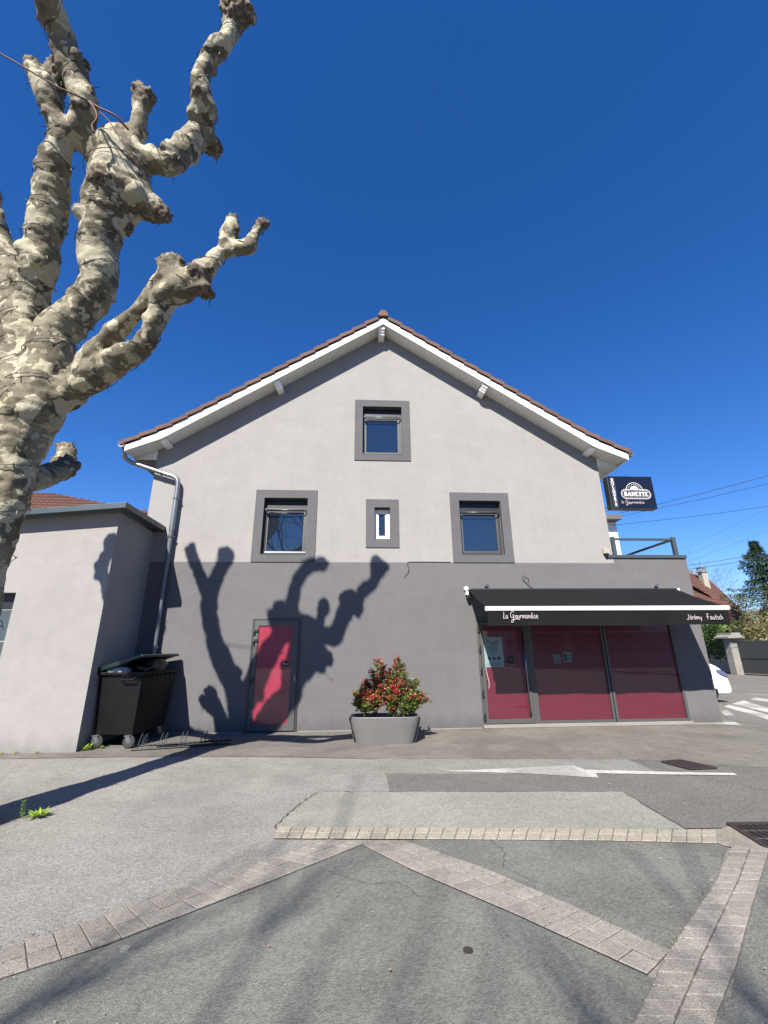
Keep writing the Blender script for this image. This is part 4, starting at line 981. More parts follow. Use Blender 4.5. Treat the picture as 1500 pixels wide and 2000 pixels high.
# BANETTE in serif strokes
def serif(word, x, z, h, m, parent):
    cx = x
    t, s = h*.20, h*.09
    def bar(mb, a, b, c, d, k=[0]):
        k[0] += 1; e = .00012*(k[0] % 7); mb.box(a, b, yf-.004-e, yf-.0012-e, c, d)
    for ch in word:
        mb = MB(); w_ = {'B': .72, 'A': .86, 'N': .86, 'E': .66, 'T': .72}[ch]*h
        if ch == 'B':
            bar(mb, cx+.08*h, cx+.08*h+t, z, z+h); bar(mb, cx, cx+.5*h, z+h-s, z+h); bar(mb, cx, cx+.52*h, z, z+s); bar(mb, cx+.2*h, cx+.5*h, z+.5*h-s/2, z+.5*h+s/2)
            bar(mb, cx+.44*h, cx+.62*h, z+.56*h, z+.94*h); bar(mb, cx+.46*h, cx+.68*h, z+.05*h, z+.48*h)
        elif ch == 'A':
            e = .0001
            mb.prism([(cx+.05*h, z), (cx+.15*h, z), (cx+.48*h, z+h), (cx+.40*h, z+h)], yf-.0042, yf-.0012); mb.prism([(cx+.34*h, z+h), (cx+.52*h, z+h), (cx+.84*h, z), (cx+.58*h, z)], yf-.0046, yf-.001)
            bar(mb, cx+.2*h, cx+.62*h, z+.3*h, z+.3*h+s); bar(mb, cx-.02*h, cx+.26*h, z, z+s*.8); bar(mb, cx+.5*h, cx+.9*h, z, z+s*.8)
        elif ch == 'N':
            bar(mb, cx+.1*h, cx+.2*h, z, z+h); bar(mb, cx+.66*h, cx+.76*h, z, z+h); mb.prism([(cx+.05*h, z+h), (cx+.3*h, z+h), (cx+.76*h, z), (cx+.58*h, z)], yf-.0046, yf-.001)
            bar(mb, cx, cx+.3*h, z, z+s*.8); bar(mb, cx+.56*h, cx+.86*h, z+h-s*.8, z+h)
        elif ch == 'E':
            bar(mb, cx+.08*h, cx+.08*h+t, z, z+h); bar(mb, cx, cx+.6*h, z+h-s, z+h); bar(mb, cx, cx+.64*h, z, z+s); bar(mb, cx+.2*h, cx+.46*h, z+.5*h-s/2, z+.5*h+s/2)
            bar(mb, cx+.54*h, cx+.6*h, z+h*.78, z+h); bar(mb, cx+.58*h, cx+.64*h, z, z+h*.24)
        elif ch == 'T':
            bar(mb, cx+.24*h, cx+.24*h+t, z, z+h); bar(mb, cx, cx+.7*h, z+h-s, z+h); bar(mb, cx, cx+.06*h, z+h*.74, z+h); bar(mb, cx+.64*h, cx+.7*h, z+h*.74, z+h); bar(mb, cx+.14*h, cx+.58*h, z, z+s*.8)
        mb.obj('letter', m, parent); cx += w_+.07*h
serif('BANETTE', pcx-.305, pcz-.052, .108, MT['textwhite'], face)
handwrite('La ', SX0+.26, SZ0+.135, .040, yf-.002, .0045, MT['textpink'], face, .8)
handwrite('Gourmandise', SX0+.36, SZ0+.13, .045, yf-.002, .0045, MT['textpink'], face, 1.0)
mb = MB(); mb.tube([(6.0, .04, 4.86), (SX0, .04, 4.86)], .014, 8); mb.obj('mounting_arm', MT['steel2'], sg)
mb = MB(); mb.tube([(6.0, .04, 5.56), (SX0, .04, 5.56)], .014, 8); mb.obj('mounting_arm', MT['steel2'], sg)
cable('sign_cable', [(6.0, .05, 4.72), (6.03, .05, 4.74), (6.06, .05, 4.82), (6.14, .05, 4.86)], .005, MT['wire'], sg)

# ------------------------------------------------------------------ LOW BUILDING (left)
lb = thing('flat_roofed_annex', 'low flat roofed pale building left of the gabled house', 'building')
LX = -4.63
def ztop(x): return 4.27+.09*(x+4.4)
mb = MB()
wx0, wx1, wz0, wz1 = -8.4, -6.19, 1.0, 2.61
mb.add([(-14, -1.46, 0), (wx0, -1.46, 0), (wx0, -1.46, ztop(wx0)-.1), (-14, -1.46, ztop(-14)-.1)], [(0, 1, 2, 3)])
mb.add([(wx1, -1.46, 0), (LX, -1.46, 0), (LX, -1.46, ztop(LX)-.12), (wx1, -1.46, ztop(wx1)-.12)], [(0, 1, 2, 3)])
mb.add([(wx0, -1.46, wz1), (wx1, -1.46, wz1), (wx1, -1.46, ztop(wx1)-.12), (wx0, -1.46, ztop(wx0)-.1)], [(0, 1, 2, 3)])
mb.add([(wx0, -1.46, 0), (wx1, -1.46, 0), (wx1, -1.46, wz0-.9), (wx0, -1.46, wz0-.9)], [(0, 1, 2, 3)])
mb.add([(LX, -1.46, 0), (LX, 6, 0), (LX, 6, 4.1), (LX, -1.46, ztop(LX)-.12)], [(0, 1, 2, 3)])
mb.add([(-14, -1.46, 0), (-14, 6, 0), (-14, 6, 3.2), (-14, -1.46, 3.2)], [(0, 1, 2, 3)])
for (a, b, c, d) in ((wx1, wx1, .1, wz1),):
    mb.add([(a, -1.46, c), (a, -1.2, c), (a, -1.2, d), (a, -1.46, d)], [(0, 1, 2, 3)])
mb.add([(wx0, -1.46, wz1), (wx1, -1.46, wz1), (wx1, -1.2, wz1), (wx0, -1.2, wz1)], [(0, 1, 2, 3)])
mb.obj('annex_wall', MT['wall_light'], lb)
mb = MB(); mb.add([(-14, -1.74, ztop(-14)-.11), (-4.4, -1.74, ztop(-4.4)-.11), (-4.4, 6, ztop(-4.4)-.11), (-14, 6, ztop(-14)-.11),
    (-14, -1.74, ztop(-14)), (-4.4, -1.74, ztop(-4.4)), (-4.4, 6, ztop(-4.4)), (-14, 6, ztop(-14))], [(0, 1, 2, 3), (4, 5, 6, 7), (0, 1, 5, 4), (1, 2, 6, 5), (2, 3, 7, 6), (3, 0, 4, 7)])
# keep the cap outside the gabled house
for i, v in enumerate(mb.v):
    if v[0] > -4.5 and v[1] > 0: mb.v[i] = (v[0], -.004, v[2])
mb.obj('roof_edge', MT['capmetal'], lb, bevel=.006)
gd = bpy.data.objects.new('garage_door', None); COL.objects.link(gd); gd.parent = lb
mb = MB(); mb.box(wx0, wx1, -1.30, -1.24, 2.33, 2.60); mb.obj('lintel_panel', MT['black'], gd)
for i in range(4):
    mb = MB(); z = 2.325-.52*(i+1)*1.07; mb.box(wx0, wx1, -1.32, -1.26, z+.01, z+.545); mb.obj('door_panel', MT['capmetal'], gd, bevel=.004)

# tiled house behind the annex
rb = thing('tiled_house', 'house with low brown tiled hip roof behind the flat roofed building', 'house')
mb = MB(); mb.box(-19, -9.6, 9.4, 18, 0, 7.2); mb.obj('wall', MT['wall_light'], rb)
mb = MB(); hip = [(-19.6, 9.0, 6.95), (-9.0, 9.0, 7.35), (-9.0, 19, 7.35), (-19.6, 19, 6.95), (-18.5, 12.5, 9.5), (-16.3, 12.5, 9.5)]
mb.add(hip, [(0, 1, 5, 4), (1, 2, 5), (2, 3, 4, 5), (3, 0, 4), (0, 3, 2, 1)]); mb.obj('roof', MT['redroof'], rb)
rt = MB()
def slope_rows(mb, A, B, C, D, rows, cols, h=.03, g=.0):
    """tile relief on quad A(bottom left) B(bottom right) C(top right) D(top left)"""
    A, B, C, D = map(Vector, (A, B, C, D)); nrm = (B-A).cross(D-A).normalized()
    if nrm.z < 0: nrm = -nrm
    for r_ in range(rows):
        v0, v1 = r_/rows, (r_+1.04)/rows
        L0, R0_ = A.lerp(D, v0), B.lerp(C, v0); L1, R1_ = A.lerp(D, min(1, v1)), B.lerp(C, min(1, v1))
        k = max(1, int(cols*(R0_-L0).length/(B-A).length))
        for i in range(k):
            u0, u1 = i/k+.08/k, (i+1)/k-.02/k
            a, b, c, d = L0.lerp(R0_, u0), L0.lerp(R0_, u1), L1.lerp(R1_, u1), L1.lerp(R1_, u0)
            up_ = nrm*h
            mb.add([a, b, a+up_, b+up_, c+up_*.25, d+up_*.25], [(0, 1, 3, 2), (2, 3, 4, 5)])
slope_rows(rt, (-19.6, 9.0, 6.97), (-9.0, 9.0, 7.37), (-16.3, 12.5, 9.52), (-18.5, 12.5, 9.52), 14, 44, .06)
rt.obj('roof_tiles', MT['redroof'], rb, stuff=True)

# ------------------------------------------------------------------ PLANE TREE
TREE = {
 'trunk': [(-4.002, -5.05, -0.05, 0.464), (-3.965, -5.05, 0.15, 0.39), (-3.927, -5.05, 0.6, 0.325), (-3.889, -5.05, 1.41, 0.269), (-3.859, -5.07, 2.207, 0.224), (-3.849, -5.09, 3.013, 0.232), (-3.839, -5.11, 3.685, 0.257), (-3.819, -5.12, 4.159, 0.332)],
 'M': [(-3.711, -5.17, 4.206, 0.329), (-3.633, -5.21, 4.792, 0.248), (-3.61, -5.25, 5.191, 0.214), (-3.372, -5.27, 5.537, 0.211), (-3.187, -5.36, 5.881, 0.207), (-3.207, -5.5, 6.306, 0.215), (-3.106, -5.59, 6.727, 0.279), (-3.006, -5.68, 7.101, 0.339), (-3.002, -5.72, 7.424, 0.303)],
 'Ma': [(-2.979, -5.7, 7.292, 0.267), (-3.484, -5.7, 7.711, 0.154), (-3.56, -5.7, 7.882, 0.133)],
 'Mb': [(-2.979, -5.7, 7.292, 0.267), (-3.149, -5.75, 7.735, 0.138), (-2.975, -5.8, 7.741, 0.105)],
 'Mc': [(-2.952, -5.65, 7.019, 0.309), (-2.65, -5.58, 6.852, 0.172), (-2.498, -5.55, 6.768, 0.099)],
 'M1': [(-2.974, -5.72, 7.358, 0.259), (-2.685, -5.713, 7.435, 0.155), (-2.426, -5.736, 7.41, 0.13), (-2.262, -5.692, 7.762, 0.153), (-2.124, -5.718, 8.042, 0.143), (-2.03, -5.875, 8.165, 0.153), (-2.053, -5.991, 8.3, 0.119), (-2.033, -6.075, 8.531, 0.101), (-1.914, -6.126, 8.801, 0.115), (-1.743, -6.184, 8.994, 0.099), (-1.699, -6.209, 9.228, 0.117), (-1.66, -6.24, 9.425, 0.169)],
 'M1k': [(-2.196, -5.64, 8.091, 0.153), (-2.021, -5.53, 8.074, 0.106), (-2.001, -5.5, 8.007, 0.079)],
 'stump': [(-2.927, -5.75, 7.493, 0.147), (-2.809, -5.85, 7.786, 0.099), (-2.788, -5.91, 8.032, 0.099), (-2.758, -5.95, 8.25, 0.118)],
 'R1a': [(-3.784, -5.08, 4.426, 0.27), (-3.45, -5.16, 4.42, 0.208), (-3.273, -5.2, 4.528, 0.135), (-3.037, -5.4, 4.733, 0.149), (-2.822, -5.55, 4.842, 0.108), (-2.551, -5.7, 4.988, 0.081), (-2.29, -5.85, 5.125, 0.079), (-2.078, -5.95, 5.243, 0.128)],
 'R1b': [(-3.273, -5.2, 4.49, 0.154), (-2.825, -5.45, 4.57, 0.163), (-2.42, -5.7, 4.594, 0.118), (-2.235, -5.8, 4.71, 0.099), (-2.135, -5.88, 4.924, 0.104), (-2.039, -5.96, 5.138, 0.127), (-1.896, -6.0, 5.165, 0.138), (-1.734, -6.03, 5.277, 0.13), (-1.629, -6.05, 5.399, 0.1), (-1.497, -6.06, 5.607, 0.08), (-1.335, -6.07, 5.654, 0.065), (-1.203, -6.07, 5.701, 0.06)],
 'R1c': [(-1.934, -6.0, 5.269, 0.144), (-2.027, -6.05, 5.427, 0.103), (-1.942, -6.05, 5.475, 0.081)],
 'R1d': [(-1.715, -6.03, 5.248, 0.121), (-1.602, -6.0, 5.136, 0.068)],
 'R1e': [(-1.468, -6.06, 5.645, 0.078), (-1.43, -6.08, 5.842, 0.085), (-1.401, -6.08, 6.079, 0.052)],
 'R1f': [(-1.203, -6.07, 5.701, 0.058), (-1.165, -6.08, 5.871, 0.048), (-1.098, -6.08, 6.022, 0.07)],
 'L': [(-3.765, -5.14, 4.214, 0.339), (-3.934, -5.14, 4.657, 0.266), (-4.099, -5.12, 5.201, 0.213), (-4.058, -5.2, 5.591, 0.19), (-3.946, -5.35, 6.072, 0.199), (-3.864, -5.5, 6.561, 0.199), (-3.79, -5.65, 6.952, 0.187), (-3.707, -5.8, 7.304, 0.163), (-3.646, -5.9, 7.534, 0.116), (-3.726, -6.0, 7.781, 0.111), (-3.815, -6.1, 8.009, 0.131), (-3.973, -6.15, 8.288, 0.069)],
 'L2': [(-3.806, -5.95, 7.914, 0.116), (-3.753, -6.07, 8.319, 0.122)],
 'UL': [(-3.686, -5.83, 7.435, 0.127), (-3.392, -5.968, 7.802, 0.133), (-3.468, -6.086, 8.161, 0.143), (-3.562, -6.203, 8.398, 0.153), (-3.592, -6.371, 8.624, 0.145), (-3.621, -6.539, 8.718, 0.151), (-3.695, -6.657, 9.018, 0.13), (-3.604, -6.724, 9.587, 0.117), (-3.369, -6.742, 9.908, 0.127), (-3.069, -6.71, 9.942, 0.119)],
 'ULk': [(-3.551, -6.08, 8.263, 0.117), (-3.453, -6.1, 8.476, 0.082)],
 'A': [(-4.064, -5.15, 5.143, 0.237), (-4.283, -5.177, 5.836, 0.184), (-4.594, -5.123, 6.415, 0.205), (-4.795, -5.23, 6.837, 0.173), (-5.036, -5.357, 7.745, 0.155), (-5.038, -5.733, 8.785, 0.134), (-4.987, -6.06, 9.479, 0.158)],
 'A2': [(-4.985, -5.42, 7.75, 0.142), (-5.348, -5.4, 8.448, 0.114), (-5.587, -5.4, 8.945, 0.118)],
 'B': [(-3.959, -5.1, 4.462, 0.186), (-4.673, -5.12, 4.795, 0.126), (-5.38, -4.9, 4.962, 0.117), (-5.66, -4.9, 5.702, 0.105), (-5.8, -4.9, 6.112, 0.101), (-5.94, -4.9, 6.382, 0.117), (-5.88, -4.9, 6.662, 0.086), (-5.86, -4.9, 6.912, 0.109)],
 'C': [(-3.903, -4.84, 3.444, 0.157), (-3.891, -4.42, 3.731, 0.127), (-3.974, -4.12, 3.969, 0.133), (-4.27, -3.73, 4.38, 0.11)],
 'C2': [(-3.933, -4.22, 3.88, 0.124), (-4.08, -3.95, 4.0, 0.103), (-4.1, -3.85, 4.04, 0.086)],
 'C3': [(-4.064, -3.97, 4.146, 0.095), (-4.36, -3.7, 4.2, 0.088)],
}
GROUPS = [['trunk'], ['M', 'Ma', 'Mb', 'Mc'], ['M1', 'M1k'], ['stump'], ['R1a', 'R1b', 'R1c', 'R1d', 'R1e', 'R1f'], ['L', 'L2'], ['UL', 'ULk'], ['A', 'A2'], ['B'], ['C', 'C2', 'C3']]
TIPS = ['Ma', 'Mb', 'Mc', 'M1', 'M1k', 'stump', 'R1c', 'R1d', 'R1e', 'R1f', 'L', 'L2', 'UL', 'ULk', 'A', 'A2', 'B', 'C', 'C2', 'C3']
def icos(c, r_, mb, sub=1):
    bm = bmesh.new(); bmesh.ops.create_icosphere(bm, subdivisions=sub, radius=r_, matrix=Matrix.Translation(c))
    mb.add([v.co.copy() for v in bm.verts], [tuple(v.index for v in f.verts) for f in bm.faces]); bm.free()
q = random.Random(11)
mb = MB(); knobs = []
for nm, ch in TREE.items():
    P = [Vector(c[:3]) for c in ch]; Rr = [c[3] for c in ch]
    sp = catmull([(*p,) for p in P], 4); rs = []
    for i in range(len(P)-1):
        for k in range(4): rs.append(Rr[i]+(Rr[i+1]-Rr[i])*k/4)
    rs.append(Rr[-1])
    rs = [r_*(1+.10*noise.noise(Vector((i*.9, len(nm)*3.3, Rr[0]*9)))) for i, r_ in enumerate(rs)]
    mb.tube(sp, rs, 14)
    for i in range(0, len(sp), 2): icos(sp[i], rs[i]*1.0, mb, 2)
    # burls along limbs
    if nm != 'trunk':
        for i in range(2, len(sp)-1):
            if q.random() < (.42 if rs[i] < .2 else .3):
                d = Vector((q.gauss(0, 1), q.gauss(0, 1), q.gauss(0, 1))).normalized(); ax = (sp[i]-sp[i-1]).normalized(); d = (d-ax*d.dot(ax)).normalized()
                rr_ = rs[i]*q.uniform(.35, .6); c = sp[i]+d*rs[i]*q.uniform(.7, .95); icos(c, rr_, mb, 2)
                if q.random() < .3: knobs.append((c+d*rr_*.4, rr_*1.0))
    if nm in TIPS:
        c, r_ = sp[-1], rs[-1]; knobs.append((c, r_*1.5))
        for k in range(9):
            d = Vector((q.gauss(0, 1), q.gauss(0, 1), q.gauss(.35, 1))).normalized(); icos(c+d*r_*q.uniform(.6, 1.05), r_*q.uniform(.28, .55), mb, 1)
for nm, idx, k_ in (('C', 2, 1.3), ('C', 3, 1.6), ('C2', 1, 1.6), ('C2', 2, 1.8), ('C3', 1, 1.8), ('R1a', 1, .8), ('Mb', 2, 1.5), ('Ma', 2, .9), ('R1c', 1, 1.2), ('R1e', 1, 1.1), ('R1f', 2, 1.4), ('M1k', 2, 1.6), ('M', 7, .45)):
    c_ = TREE[nm][idx]; knobs.append((Vector(c_[:3]), c_[3]*k_))
tmp = mb.obj('plane_tmp', MT['bark'])
rm = tmp.modifiers.new('r', 'REMESH'); rm.mode = 'VOXEL'; rm.voxel_size = .024
sm = tmp.modifiers.new('s', 'SMOOTH'); sm.iterations = 5; sm.factor = .6
dg = bpy.context.evaluated_depsgraph_get(); dg.update()
full_me = bpy.data.meshes.new_from_object(tmp.evaluated_get(dg)); bpy.data.objects.remove(tmp)
nv = len(full_me.vertices); co = np.empty(nv*3, np.float64); full_me.vertices.foreach_get('co', co); co = co.reshape(-1, 3)
no = np.empty(nv*3, np.float64); full_me.vertices.foreach_get('normal', no); no = no.reshape(-1, 3)
kn = np.zeros(nv)
for c, r_ in knobs:
    d = np.linalg.norm(co-np.array(c), axis=1); kn = np.maximum(kn, np.clip(1.35-d/(r_*1.15), 0, 1))
disp = np.empty(nv)
for i in range(nv):
    p = co[i]; v = Vector(p)
    a = noise.noise(v*3.2)*.030 + noise.noise(v*8.5)*.014+abs(noise.noise(Vector((p[0]*5, p[1]*5, p[2]*16))))*.012
    k = kn[i]
    if k > .05: a += k*(noise.noise(v*17)*.045+abs(noise.noise(v*32))*.045-.01)
    a += abs(noise.noise(Vector((p[0]*2.4, p[1]*2.4, p[2]*9))))*.016-.004
    disp[i] = a+noise.noise(v*28)*.005
co2 = co+no*disp[:, None]
full_me.vertices.foreach_set('co', co2.ravel()); full_me.update()
nf = len(full_me.polygons)
lv = np.empty(len(full_me.loops), np.int32); full_me.loops.foreach_get('vertex_index', lv)
ls = np.empty(nf, np.int32); full_me.polygons.foreach_get('loop_start', ls); lt = np.empty(nf, np.int32); full_me.polygons.foreach_get('loop_total', lt)
full_me.vertices.foreach_get('normal', no.ravel()) if False else None
nrm = np.empty(nv*3, np.float64); full_me.vertices.foreach_get('normal', nrm); nrm = nrm.reshape(-1, 3)
best = np.full(nv, 1e9); lab = np.zeros(nv, np.int32)
for gi, g in enumerate(GROUPS):
    for nm in g:
        ch = TREE[nm]
        for (a, b) in zip(ch, ch[1:]):
            A = np.array(a[:3]); B = np.array(b[:3]); ab = B-A; t = np.clip(((co-A) @ ab)/(ab @ ab), 0, 1)
            d = np.linalg.norm(co-(A+t[:, None]*ab), axis=1)/(a[3]+(b[3]-a[3])*t)
            msk = d < best; best[msk] = d[msk]; lab[msk] = gi
flab = lab[lv[ls]]
tree = thing('plane_tree', 'pollarded plane tree with mottled bark and knobbly limbs at the left edge', 'tree', (0, 0, 0))
tree_root = tree
for gi, g in enumerate(GROUPS):
    fi = np.nonzero(flab == gi)[0]
    if len(fi) == 0: continue
    faces = [tuple(lv[ls[f]:ls[f]+lt[f]]) for f in fi]
    used = np.unique(np.concatenate([np.array(f) for f in faces])); mp = np.full(nv, -1, np.int64); mp[used] = np.arange(len(used))
    me = bpy.data.meshes.new('limb'); me.from_pydata(co2[used].tolist(), [], [tuple(int(mp[i]) for i in f) for f in faces])
    me.polygons.foreach_set('use_smooth', [True]*len(me.polygons)); me.materials.append(MT['bark'])
    at = me.attributes.new('knob', 'FLOAT', 'POINT'); at.data.foreach_set('value', kn[used])
    me.normals_split_custom_set_from_vertices(nrm[used].tolist()); me.update()
    o = bpy.data.objects.new('trunk' if gi == 0 else 'limb', me); COL.objects.link(o); o.parent = tree
bpy.data.meshes.remove(full_me)

# string of lights wound round the limbs
stg = thing('string_lights', 'thin dark wire with small pale bulbs wound round the plane tree limbs', 'string lights')
wv = MB(); bv = MB()
q = random.Random(21)
def wind(keys, pitch, r_add=.012, seed=0):
    pts = []
    ch = []
    for k in keys: ch += TREE[k]
    P = catmull([c[:3] for c in ch], 8); rs = []
    for i in range(len(ch)-1): rs += [ch[i][3]+(ch[i+1][3]-ch[i][3])*k/8 for k in range(8)]
    rs.append(ch[-1][3])
    ang = seed; out = []
    s = 0; 
    for i in range(len(P)-1):
        d = P[i+1]-P[i]; L = d.length
        if L < 1e-5: continue
        nst = max(1, int(L/.02))
        ax = d.normalized(); a = ax.orthogonal().normalized() if i == 0 or not out else a2
        a = (a-ax*a.dot(ax)).normalized(); a2 = a; b = ax.cross(a)
        for k in range(nst):
            t = k/nst; c = P[i].lerp(P[i+1], t); r_ = (rs[i]+(rs[i+1]-rs[i])*t)*1.03+r_add+.02*noise.noise(c*3)
            out.append(c+(a*math.cos(ang)+b*math.sin(ang))*r_)
            ang += 2*math.pi/(pitch/(L/nst))*(1+.6*noise.noise(c*2))
    # resample on length
    res = [out[0]]
    for p in out[1:]:
        if (p-res[-1]).length > .05: res.append(p)
    wv.tube(res, .004, 4, False)
    for i in range(3, len(res)-1, 3):
        d = Vector((q.gauss(0, .6), q.gauss(0, .6), q.gauss(-.3, .8))).normalized(); p = res[i]; bv.tube([p, p+d*.05], [.007, .004], 4)
wind(['trunk'], .6, .02, 0); wind(['M'], .45, .01, 1); wind(['M1'], .42, .01, 2); wind(['L'], .42, .01, 3); wind(['R1b'], .4, .01, 4); wind(['UL'], .5, .01, 5); wind(['A'], .5, .01, 7)
wv.obj('wire', MT['stringwire'], stg); bv.obj('bulbs', MT['bulb'], stg, stuff=True)
# loose twiggy ends hanging off the joint
tg = MB(); q = random.Random(9)
for nm in TIPS+['M', 'R1b', 'L', 'R1a']:
    for c in TREE[nm][1:]:
        for k in range(2):
            d = Vector((q.gauss(0, 1), q.gauss(0, 1), q.gauss(-.1, 1))).normalized(); p = Vector(c[:3])+d*c[3]*.98
            e = p+d*q.uniform(.03, .08)+Vector((q.gauss(0, .02), 0, q.gauss(0, .03))); tg.tube([p, p.lerp(e, .5)+Vector((q.gauss(0, .01),)*3), e], [.006, .0045, .002], 4, False)
tg.obj('twigs', MT['bareTwig'], tree, stuff=True)
# cord tied round the limb
cordo = thing('orange_cord', 'orange cord stretched from the left and tied round the plane tree limb', 'cord')
def toward(p, d=.34): p = Vector(p); k = (p.y-d+9.65)/(p.y+9.65); return Vector((p.x*k, p.y-d, 1.6+(p.z-1.6)*k))
mb = MB(); hub = toward((-3.42, -5.92, 8.12))
mb.tube([toward((-6.2, -6.6, 9.35)), toward((-4.9, -6.25, 8.72)), toward((-3.75, -6.0, 8.2)), hub], .009, 6)
mb.tube(catmull([hub]+[toward(p) for p in ((-3.32, -5.92, 7.98), (-3.28, -5.90, 7.85), (-3.33, -5.88, 7.75), (-3.30, -5.86, 7.66))], 5), .012, 6)
mb.tube(catmull([hub]+[toward(p) for p in ((-3.3, -5.9, 8.05), (-3.1, -5.86, 7.98), (-2.98, -5.76, 7.9))], 5), .012, 6)
mb.tube(catmull([hub]+[toward(p) for p in ((-3.3, -5.88, 8.02), (-3.12, -5.86, 7.82), (-2.9, -5.8, 7.45), (-2.76, -5.66, 7.3))], 5), .006, 6)
mb.obj('cord', MT['cord'], cordo, smooth=True)

# ------------------------------------------------------------------ WASTE CONTAINER
bn = thing('waste_container', 'large black four wheeled waste container with a raised dark green lid', 'waste container', (-4.22, -1.25, .006), R(-7))
# local: x -0.38..0.38 (hinge at left), y 0..1.16, origin front centre
def ring(z, hx, y0, y1): return [(-hx[0], y0, z), (hx[1], y0, z), (hx[1], y1, z), (-hx[0], y1, z)]
L = [ring(.20, (.33, .33), .07, 1.06), ring(.55, (.36, .36), .045, 1.085), ring(1.12, (.395, .40), .0, 1.12), ring(1.20, (.40, .41), -.005, 1.13)]
mb = MB(); vs = [p for r_ in L for p in r_]
mb.add(vs, [(3, 2, 1, 0)]+[(4*i+j, 4*i+(j+1) % 4, 4*(i+1)+(j+1) % 4, 4*(i+1)+j) for i in range(3) for j in range(4)])
# inner
IL = [ring(1.20, (.36, .37), .035, 1.09), ring(.3, (.3, .3), .1, 1.0)]
mb.add([p for r_ in IL for p in r_], [(0, 4, 5, 1), (1, 5, 6, 2), (2, 6, 7, 3), (3, 7, 4, 0), (4, 7, 6, 5)])
bd = mb.obj('body', MT['binblack'], bn, bevel=.012)
mb = MB()
for (a, b, c, d) in ((-.45, .47, -.05, .0), (-.45, .47, 1.125, 1.17), (-.45, -.405, .0, 1.125), (.415, .47, .0, 1.125)): mb.box(a, b, c, d, 1.175, 1.225)
mb.obj('rim', MT['binblack'], bn, bevel=.01)
for i in range(9):
    mb = MB(); xx = .05+.042*i; mb.box(xx, xx+.022, -.04, -.008, 1.14, 1.174); mb.obj('rim_rib', MT['binblack'], bn)
for i in range(7):
    mb = MB(); yy = .10+.15*i; mb.box(.42, .45, yy, yy+.03, 1.12, 1.174); mb.obj('rim_rib', MT['binblack'], bn)
mb = MB(); mb.tube([(.05, -.05, 1.13), (.07, -.085, 1.10), (.30, -.085, 1.10), (.32, -.05, 1.13)], .014, 8); mb.obj('handle', MT['binblack'], bn)
mb = MB(); mb.tube([(-.40, -.02, 1.10), (-.44, -.05, 1.02), (-.40, -.02, .98)], .02, 8); mb.obj('lift_pin', MT['steel2'], bn)
# lid: two boards hinged on the left long side
mb = MB(); ang = R(17.5)
def lidp(u, v, h): # u along opening dir 0.., v along y
    return Vector((-.42+u*math.cos(ang)-h*math.sin(ang), v, 1.265+u*math.sin(ang)+h*math.cos(ang)))
prof = [(0, -.02), (.05, -.045), (.80, -.035), (.84, -.05), (.85, -.02), (.82, .012), (.45, .03), (.05, .025), (0, .015)]
vs = [lidp(u, -.06, h) for u, h in prof]+[lidp(u, 1.18, h) for u, h in prof]; n = len(prof)
mb.add(vs, [tuple(range(n))[::-1], tuple(range(n, 2*n))]+[(i, (i+1) % n, n+(i+1) % n, n+i) for i in range(n)])
mb.obj('lid', MT['bingreen'], bn, bevel=.008)
mb = MB()
for v in (.25, .62, .95): mb.prism([(0, 0), (0, 0), (0, 0)], 0, 0) if False else mb.add([lidp(.08, v-.03, .028), lidp(.75, v-.03, .016), lidp(.75, v+.03, .016), lidp(.08, v+.03, .028), lidp(.08, v-.03, .04), lidp(.75, v-.03, .03), lidp(.75, v+.03, .03), lidp(.08, v+.03, .04)], [(0, 1, 2, 3), (4, 5, 6, 7), (0, 1, 5, 4), (1, 2, 6, 5), (2, 3, 7, 6), (3, 0, 4, 7)])
mb.obj('lid_rib', MT['bingreen'], bn)
mb = MB(); mb.box(-.47, -.38, -.05, .0, 1.17, 1.31); mb.box(-.47, -.38, 1.12, 1.17, 1.17, 1.31); mb.obj('hinge_block', MT['bingreen'], bn, bevel=.01)
for (cx, cy, rz_) in ((-.29, .03, .35), (.29, .03, .15), (-.29, 1.0, 0), (.29, 1.0, 0)):
    cs = bpy.data.objects.new('castor', None); COL.objects.link(cs); cs.parent = bn; cs.location = (cx, cy, 0); cs.rotation_euler = (0, 0, rz_)
    mb = MB(); mb.lathe([(.055, -.024), (.088, -.024), (.1, -.014), (.1, .014), (.088, .024), (.055, .024)], (.03, 0, .1), 'y', 20); mb.obj('tyre', MT['rubber'], cs)
    mb = MB(); mb.lathe([(.02, -.03), (.054, -.026), (.054, .026), (.02, .03)], (.03, 0, .1), 'y', 16); mb.obj('rim', MT['steel2'], cs)
    mb = MB(); mb.box(-.05, .05, -.045, .045, .192, .203)
    for sy in (-.033, .028): mb.prism([(-.04, .2), (.04, .2), (.05, .08), (.02, .08)], sy, sy+.005)
    mb.obj('fork', MT['zinc'], cs)
# bags
bg_ = MB(); icos((0, 0, 0), .30, bg_, 4); bgv = []
for v in bg_.v:
    p = Vector(v); p *= 1+.22*noise.noise(p*5)+.08*noise.noise(p*14); bgv.append((p.x*.85, p.y*1.25, p.z*.62))
bg_.v = bgv; b1 = bg_.obj('rubbish_bag', MT['bag'], None, smooth=True); b1.location = (-3.93, -.70, 1.29); tag(b1, 'shiny black rubbish bag bulging from under the raised lid', 'rubbish bag')
bg2 = MB(); icos((0, 0, 0), .2, bg2, 3)
bg2.v = [tuple(Vector((v[0], v[1]*1.2, v[2]*.45))*(1+.2*noise.noise(Vector(v)*9))) for v in bg2.v]; b2 = bg2.obj('paper_bag', MT['paper'], None, smooth=True); b2.location = (-4.38, -.98, 1.225); tag(b2, 'pale crumpled bag on the left under the lid', 'paper bag')

